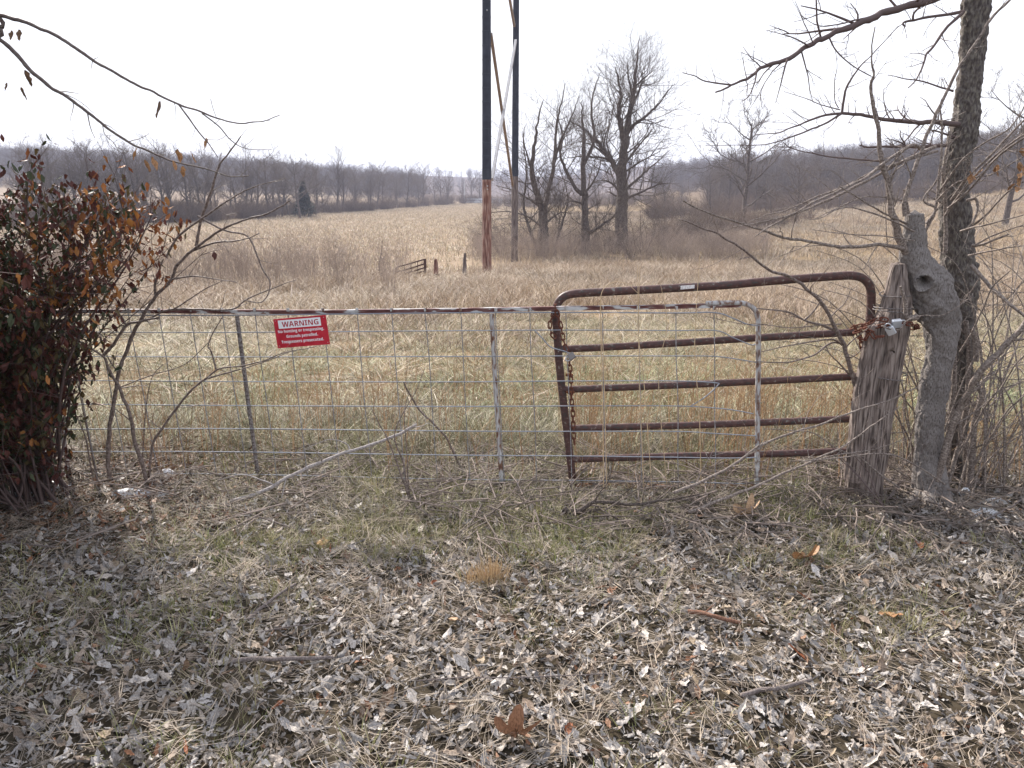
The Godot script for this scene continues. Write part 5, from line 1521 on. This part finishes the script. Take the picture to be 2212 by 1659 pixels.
func small_things() -> void:
	rng.seed = 53
	# snow left in the shade
	for q in [["thin patch of old snow under the leafy shrub", 40, 1080, 0.13, 0.05, 0.022], ["round patch of old snow between the leafy shrub and the white stile", 108, 1062, 0.1, 0.05, 0.022], ["thin snow strip below the bare sapling", 285, 1068, 0.11, 0.025, 0.012], ["small lump of snow below the bare sapling stems", 355, 1072, 0.05, 0.022, 0.014], ["crumb of snow just inside the wire gate", 360, 1028, 0.045, 0.02, 0.016],
			["narrow icy snow strip in the litter right of the old tree", 2128, 1112, 0.085, 0.028, 0.016], ["small lump of snow behind the foot of the old tree", 2084, 1072, 0.03, 0.02, 0.02], ["thin sliver of snow beside the lump behind the old tree", 2150, 1090, 0.07, 0.012, 0.008]]:
		var c := on_ground(q[1], q[2])
		var s := Shape.new()
		var g := []
		for a in 7:
			var f := a / 6.0
			for b in 28:
				var an := TAU * b / 28.0
				var rr := (1.0 + 0.55 * bump.get_noise_2d(cos(an) * 3.0 + q[1], sin(an) * 3.0)) * f
				g.append(c + Vector3(cos(an) * q[3] * rr, 0.018 + q[5] * (1.0 - f * f) + 0.004 * bump.get_noise_2d(a * 40.0, b * 30.0) - 0.02 * f * f, sin(an) * q[4] * 1.6 * rr))
		s.skin(g, 28)
		for k in s.n.size():
			if s.n[k].y < 0.0: s.n[k] = -s.n[k]
		var o := thing("snow_patch", q[0], "snow", c)
		part("crust", s, M.snow, o)
	# orange stubble tuft
	var tp := on_ground(1062.0, 1268.0)
	var t := thing("grass_tuft", "clipped tuft of orange dead grass standing in the leaf litter", "grass tuft", tp)
	var s := Shape.new()
	for k in 170:
		var off := Vector3(rng.randfn(0, 0.026), 0.01, rng.randfn(0, 0.014))
		if k > 115: off = Vector3(rng.randfn(-0.06, 0.03), 0.01, rng.randfn(0, 0.016))
		var b := rng.randf_range(0.6, 1.25)
		s.blade(tp + off, Vector3(rng.randfn(0, 0.34) + off.x * 3.0, 1, rng.randfn(0, 0.25)).normalized(), Vector3(1, 0, rng.randfn(0, 0.6)).normalized(), rng.randf_range(0.06, 0.13) * (1.0 if k <= 115 else 0.75), 0.0021, Vector3(rng.randfn(0, 0.3), -0.1, 0), 3, Color(b, b * 0.98, b * 0.9))
	part("blades", s, M.orange_straw, t)
	# tan puffball
	var pp := on_ground(700.0, 1183.0)
	var p := thing("puffball", "round tan puffball in the grass left of the orange tuft", "mushroom", pp)
	part("cap", rough_tube(PackedVector3Array([pp + Vector3(0, -0.005, 0), pp + Vector3(0, 0.008, 0), pp + Vector3(0, 0.02, 0), pp + Vector3(0, 0.03, 0)]), [0.024, 0.033, 0.03, 0.012], 20, 4, 0.14, Vector3(60, 60, 60)), M.puff, p)
	# single tall stalks about the tube gate
	var stalks := [[1700, 1490, 1692, 900, 1680, 400, 1690, 232, 1760, 172, 1850, 180, 1920, 240], [1960, 1490, 1935, 900, 1926, 400, 1936, 60], [2110, 1500, 2055, 800, 2110, 450, 2070, 190], [2010, 1480, 1960, 800, 1930, 560, 1925, 380, 1920, 60], [1720, 1480, 1700, 700, 1690, 420, 1760, 370, 1860, 390, 1930, 440], [1420, 1200, 1405, 600, 1390, 340, 1330, 200, 1230, 40], [1410, 1200, 1400, 560, 1375, 330, 1280, 210, 1120, 30], [1430, 1230, 1420, 700, 1400, 330, 1290, 110, 1255, 50], [480, 560, 505, 470, 480, 330, 490, 260], [690, 570, 745, 400, 780, 250], [730, 560, 700, 470, 640, 300], [2330, 1480, 2320, 1000, 2290, 600, 2320, 60, 2330, -30]]
	for q in stalks:
		var pts := PackedVector3Array()
		for j in q.size() / 2: pts.append(at(737.3 + q[2 * j] / 3.0, 553 + q[2 * j + 1] / 3.0, 3.78 if q[0] > 1500 else 4.6))
		pts.insert(0, Vector3(pts[0].x, height(pts[0].x, pts[0].z) - 0.02, pts[0].z))
		var o := thing("grass_stalk", "single tall dead grass stalk standing about the gates", "grass stalk", pts[0], "tall dead grass stalks at the gates")
		bar("stalk", pts, 0.0026, M.stalk, o, 5, 5, 0.0012)
	# dry weed stems standing right of the wire gate end and at the tree
	var w := Shape.new()
	for k in 4:
		var an := rng.randf() * TAU
		twig(w, Vector3(cos(an), 0, sin(an)) * 0.04, Vector3(cos(an) * 0.15, 1, sin(an) * 0.15).normalized(), rng.randf_range(0.25, 0.6), 0.0021, 1, 0.07, 0.05, Color.WHITE, 3, 3.0)
	var pl := []; var ti := []
	for k in 260:
		var x := rng.randf_range(0.35, 2.9); var d := rng.randf_range(3.85, 5.2)
		if k % 3 == 0: x = rng.randf_range(-2.4, 0.2); d = rng.randf_range(4.0, 5.6)
		pl.append(Transform3D(Basis(Vector3.UP, rng.randf() * TAU).scaled(Vector3.ONE * rng.randf_range(0.5, 1.2)), Vector3(x, height(x, -d), -d)))
		var b := rng.randf_range(0.7, 1.3)
		ti.append(Color(b, b, b))
	var st := Shape.new()
	for k in 2: twig(st, Vector3(rng.randfn(0, 0.05), 0.01, 0), Vector3(1, rng.randf_range(0.02, 0.14), rng.randfn(0, 0.25)).normalized(), rng.randf_range(0.25, 0.5), 0.0038, 1, 0.1, 0.0, Color.WHITE, 5, 2.5)
	var sp := []; var sc := []
	for k in 460:
		var x := rng.randf_range(-0.3, 2.4); var d := rng.randf_range(3.25, 4.25)
		if k % 4 == 0: x = rng.randf_range(-2.2, 0.0); d = rng.randf_range(3.4, 4.4)
		sp.append(Transform3D((Basis(Vector3.UP, rng.randf() * TAU) * Basis(Vector3.BACK, rng.randfn(0, 0.1))).scaled(Vector3.ONE * rng.randf_range(0.5, 1.25)), Vector3(x, height(x, -d) + rng.randf_range(0.02, 0.07), -d)))
		var b := rng.randf_range(0.6, 1.5)
		sc.append(Color(b, b, b))
	tag(scatter("dead_twigs", st.mesh(M.twig_litter), sp, sc, self), "loose dead twigs strewn along the foot of the gates", "twigs")
	tag(scatter("dry_weed_stems", w.mesh(M.weed_tan), pl, ti, self), "thin dry tan weed stems standing along the gates", "weeds")

# ------------------------------------------------------------------
var leaf_grain: NoiseTexture2D
func grained(m: StandardMaterial3D) -> StandardMaterial3D:
	if leaf_grain == null: leaf_grain = noise_tex(71, 0.03, [Color(0.45, 0.42, 0.4), Color(0.85, 0.83, 0.8), Color(1.1, 1.1, 1.1)], [0.22, 0.5, 0.8], 5, 256)
	m.albedo_texture = leaf_grain
	m.uv1_triplanar = true
	m.uv1_scale = Vector3(16, 16, 9)
	return m

func make_materials() -> void:
	M.far_bark = plain(Color(0.1, 0.083, 0.075)); M.far_twig = plain(Color(0.118, 0.095, 0.082)); M.brush = plain(Color(0.13, 0.098, 0.077))
	M.mid_bark = mat([Color(0.065, 0.052, 0.046), Color(0.11, 0.09, 0.08), Color(0.165, 0.14, 0.125)], [0.25, 0.5, 0.8], 0.03, Vector3(1.5, 0.6, 1.5), 0.95, 0.0, 3)
	M.cedar = plain(Color(0.03, 0.042, 0.028))
	M.red_wood = mat([Color(0.08, 0.033, 0.026), Color(0.2, 0.1, 0.075), Color(0.33, 0.24, 0.2)], [0.25, 0.5, 0.78], 0.03, Vector3(2.2, 0.22, 2.2), 0.85, 0.0, 4)
	M.grey_wood = mat([Color(0.065, 0.05, 0.046), Color(0.125, 0.1, 0.092), Color(0.19, 0.162, 0.15)], [0.25, 0.5, 0.8], 0.03, Vector3(2.2, 0.22, 2.2), 0.9, 0.0, 5)
	M.wrap = mat([Color(0.022, 0.025, 0.036), Color(0.03, 0.034, 0.048), Color(0.042, 0.047, 0.064)], [0.2, 0.5, 0.8], 0.012, Vector3(0.5, 0.5, 0.5), 0.75, 0.0, 6)
	M.wrap_band = plain(Color(0.05, 0.055, 0.07), 0.7)
	M.silver_wood = mat([Color(0.3, 0.29, 0.29), Color(0.45, 0.44, 0.44)], [0.3, 0.7], 0.03, Vector3(1.5, 0.4, 1.5), 0.7, 0.0, 7)
	M.tan_wood = mat([Color(0.18, 0.135, 0.105), Color(0.3, 0.24, 0.195)], [0.3, 0.7], 0.03, Vector3(1.5, 0.4, 1.5), 0.85, 0.0, 8)
	M.zinc = plain(Color(0.45, 0.46, 0.48), 0.4); M.zinc.metallic = 0.8
	M.far_rust = plain(Color(0.075, 0.042, 0.036), 0.8)
	M.concrete = plain(Color(0.42, 0.42, 0.43))
	M.straw = plain(Color(1, 1, 1), 0.7, 0.4)
	M.grass = plain(Color(1, 1, 1), 0.6, 0.6)
	M.weed = plain(Color(0.27, 0.215, 0.18)); M.weed_tan = plain(Color(0.32, 0.2, 0.11))
	M.stalk = plain(Color(0.44, 0.33, 0.21), 0.7)
	M.orange_straw = plain(Color(0.5, 0.36, 0.22), 0.7, 0.4)
	M.dead_leaf = grained(plain(Color(1, 1, 1), 0.62, 0.25))
	M.leaf_pale = plain(Color(0.5, 0.46, 0.42), 0.6, 0.25); M.leaf_tan = plain(Color(0.38, 0.3, 0.21), 0.6, 0.25); M.leaf_brown = plain(Color(0.16, 0.1, 0.062), 0.6, 0.2); M.leaf_rust = plain(Color(0.28, 0.1, 0.045), 0.6, 0.3)
	M.leaf_red = plain(Color(0.28, 0.145, 0.085), 0.55, 0.3); M.leaf_orange = plain(Color(0.36, 0.2, 0.1), 0.55, 0.4); M.leaf_light = plain(Color(0.5, 0.35, 0.23), 0.55, 0.3); M.leaf_white = plain(Color(0.75, 0.74, 0.72), 0.5, 0.2)
	for k in ["leaf_pale", "leaf_tan", "leaf_brown", "leaf_rust", "leaf_red", "leaf_orange", "leaf_light"]: grained(M[k])
	M.wire = plain(Color(0.25, 0.265, 0.3), 0.6); M.wire.metallic = 0.2
	M.wire_dull = mat([Color(0.14, 0.13, 0.13), Color(0.3, 0.3, 0.31)], [0.3, 0.65], 0.05, Vector3(4, 4, 4), 0.6, 0.0, 9)
	M.old_steel = mat([Color(0.07, 0.05, 0.045), Color(0.16, 0.14, 0.13), Color(0.3, 0.29, 0.29)], [0.25, 0.5, 0.85], 0.05, Vector3(5, 5, 5), 0.75, 0.0, 10)
	M.rail = mat([Color(0.075, 0.032, 0.03), Color(0.13, 0.055, 0.05), Color(0.16, 0.11, 0.1), Color(0.36, 0.36, 0.36), Color(0.5, 0.5, 0.5)], [0.2, 0.45, 0.61, 0.64, 0.85], 0.014, Vector3(1.6, 7, 7), 0.75, 2.0, 12)
	M.peeling = mat([Color(0.1, 0.05, 0.035), Color(0.22, 0.13, 0.09), Color(0.33, 0.32, 0.315), Color(0.47, 0.47, 0.465)], [0.2, 0.41, 0.45, 0.8], 0.03, Vector3(5, 1.8, 5), 0.7, 2.0, 14)
	M.tube = mat([Color(0.05, 0.055, 0.05), Color(0.07, 0.04, 0.037), Color(0.088, 0.046, 0.043), Color(0.105, 0.06, 0.048), Color(0.27, 0.29, 0.26)], [0.18, 0.32, 0.5, 0.72, 0.86], 0.04, Vector3(2.5, 4, 4), 0.5, 1.0, 15)
	M.rust = mat([Color(0.09, 0.035, 0.02), Color(0.2, 0.075, 0.035), Color(0.28, 0.13, 0.06)], [0.25, 0.5, 0.8], 0.06, Vector3(5, 5, 5), 0.9, 3.0, 16)
	M.chain = mat([Color(0.06, 0.022, 0.016), Color(0.12, 0.042, 0.026), Color(0.2, 0.085, 0.055)], [0.25, 0.5, 0.8], 0.06, Vector3(20, 20, 20), 0.85, 2.0, 17)
	M.sticker = mat([Color(0.3, 0.2, 0.18), Color(0.7, 0.7, 0.7), Color(0.75, 0.75, 0.76)], [0.2, 0.4, 0.8], 0.06, Vector3(12, 12, 12), 0.6, 0.0, 18)
	M.lock = plain(Color(0.56, 0.58, 0.62), 0.35); M.lock.metallic = 0.55
	M.lock_old = plain(Color(0.2, 0.185, 0.18), 0.6); M.lock_old.metallic = 0.5
	M.sign_red = mat([Color(0.4, 0.02, 0.035), Color(0.46, 0.025, 0.042), Color(0.5, 0.03, 0.05)], [0.2, 0.5, 0.8], 0.02, Vector3(3, 3, 3), 0.45, 0.0, 19)
	M.sign_white = plain(Color(0.78, 0.79, 0.82), 0.45); M.sign_ink = plain(Color(0.36, 0.02, 0.035), 0.5)
	M.post_wood = mat([Color(0.035, 0.027, 0.025), Color(0.135, 0.106, 0.092), Color(0.215, 0.173, 0.152), Color(0.32, 0.275, 0.245)], [0.25, 0.4, 0.58, 0.85], 0.022, Vector3(7, 0.55, 7), 0.9, 5.0, 20, false, FastNoiseLite.TYPE_SIMPLEX_SMOOTH, 512)
	M.bark_grey = mat([Color(0.085, 0.072, 0.067), Color(0.175, 0.156, 0.146), Color(0.205, 0.186, 0.175), Color(0.25, 0.23, 0.215)], [0.22, 0.38, 0.6, 0.85], 0.03, Vector3(8, 3, 8), 0.95, 9.0, 22, false, FastNoiseLite.TYPE_SIMPLEX_SMOOTH, 512)
	M.bark_dark = mat([Color(0.05, 0.042, 0.04), Color(0.11, 0.095, 0.088), Color(0.155, 0.138, 0.12), Color(0.21, 0.2, 0.16)], [0.25, 0.48, 0.65, 0.85], 0.03, Vector3(5, 1.7, 5), 0.95, 6.0, 24, false, FastNoiseLite.TYPE_SIMPLEX_SMOOTH, 512)
	M.thorn = plain(Color(0.115, 0.085, 0.08), 0.8)
	M.cane = mat([Color(0.09, 0.07, 0.06), Color(0.19, 0.155, 0.135), Color(0.36, 0.31, 0.27)], [0.25, 0.5, 0.8], 0.05, Vector3(6, 6, 6), 0.75, 2.0, 26)
	M.sapling = mat([Color(0.075, 0.052, 0.045), Color(0.15, 0.115, 0.1), Color(0.26, 0.22, 0.2)], [0.25, 0.5, 0.8], 0.05, Vector3(5, 5, 5), 0.6, 1.0, 27)
	M.pale_bark = mat([Color(0.19, 0.16, 0.15), Color(0.3, 0.27, 0.255), Color(0.42, 0.39, 0.37)], [0.25, 0.5, 0.8], 0.05, Vector3(6, 6, 6), 0.8, 1.5, 35)
	M.dark = mat([Color(0.03, 0.025, 0.022), Color(0.09, 0.07, 0.06), Color(0.17, 0.14, 0.12)], [0.25, 0.5, 0.8], 0.05, Vector3(8, 8, 8), 0.95, 4.0, 28)
	M.green_bark = mat([Color(0.09, 0.06, 0.055), Color(0.125, 0.1, 0.09), Color(0.15, 0.14, 0.12)], [0.25, 0.5, 0.8], 0.05, Vector3(5, 5, 5), 0.7, 0.0, 29)
	M.stick_grey = mat([Color(0.1, 0.08, 0.075), Color(0.2, 0.17, 0.155)], [0.3, 0.7], 0.05, Vector3(8, 8, 8), 0.9, 3.0, 30)
	M.stick_red = mat([Color(0.12, 0.06, 0.04), Color(0.24, 0.13, 0.085)], [0.3, 0.7], 0.05, Vector3(8, 8, 8), 0.9, 3.0, 31)
	M.twig_litter = plain(Color(0.18, 0.145, 0.125))
	M.stick_pale = plain(Color(0.5, 0.45, 0.38))
	M.shrub_stem = plain(Color(0.1, 0.07, 0.065)); M.shrub_leaf = plain(Color(1, 1, 1), 0.6, 0.45)
	M.snow = plain(Color(0.85, 0.87, 0.9), 0.6)
	M.puff = mat([Color(0.28, 0.17, 0.08), Color(0.45, 0.3, 0.16)], [0.3, 0.7], 0.06, Vector3(10, 10, 10), 0.95, 3.0, 33)

func _ready() -> void:
	# camera
	var cam := Camera3D.new()
	cam.name = "camera"
	cam.fov = rad_to_deg(2.0 * atan(829.5 / FOCAL))
	cam.near = 0.05; cam.far = 4000.0
	add_child(cam)
	cam.position = EYE
	cam.rotation.x = -PITCH
	cam.current = true
	# sky: thin bright overcast
	var sky := Sky.new()
	var sm := ProceduralSkyMaterial.new()
	sm.sky_top_color = Color(0.9, 0.93, 1.0)
	sm.sky_horizon_color = Color(1.0, 1.0, 1.0)
	sm.sky_curve = 0.2
	sm.sky_energy_multiplier = 0.85
	sm.ground_bottom_color = Color(0.3, 0.27, 0.24); sm.ground_horizon_color = Color(0.7, 0.68, 0.66)
	sm.sun_angle_max = 0.0
	sky.sky_material = sm
	var env := Environment.new()
	env.background_mode = Environment.BG_SKY
	env.sky = sky
	env.tonemap_mode = Environment.TONE_MAPPER_LINEAR
	env.tonemap_exposure = 2.15
	env.sdfgi_enabled = true; env.ssao_enabled = true; env.ssil_enabled = true
	env.fog_enabled = true
	env.fog_density = 0.0006
	env.fog_light_color = Color(0.86, 0.88, 0.97)
	var we := WorldEnvironment.new()
	we.name = "environment"
	we.environment = env
	add_child(we)
	# hazy sun ahead on the left
	var sun := DirectionalLight3D.new()
	sun.name = "sun"
	sun.light_energy = 1.6
	sun.light_color = Color(1.0, 0.97, 0.935)
	sun.light_angular_distance = 1.2
	sun.shadow_enabled = true
	add_child(sun)
	var az := deg_to_rad(32.0); var el := deg_to_rad(36.0)
	var to_sun := Vector3(-sin(az) * cos(el), sin(el), -cos(az) * cos(el))
	sun.look_at_from_position(to_sun * 20.0, Vector3.ZERO, Vector3.UP)

	rng.seed = 1
	bump.seed = 3; bump.frequency = 1.0; bump.noise_type = FastNoiseLite.TYPE_SIMPLEX_SMOOTH; bump.fractal_octaves = 3
	broad.seed = 8; broad.frequency = 0.08; broad.noise_type = FastNoiseLite.TYPE_SIMPLEX_SMOOTH
	make_materials()
	make_ground()
	far_woods()
	field_trees()
	pole_frame()
	far_bits()
	grow_cover()
	wire_gate()
	tube_gate()
	gate_post()
	warning_sign()
	chains()
	old_tree()
	tangle()
	saplings()
	loose_branches()
	leafy_shrub()
	overhang_tree()
	barbed_wire()
	fallen_leaves()
	small_things()
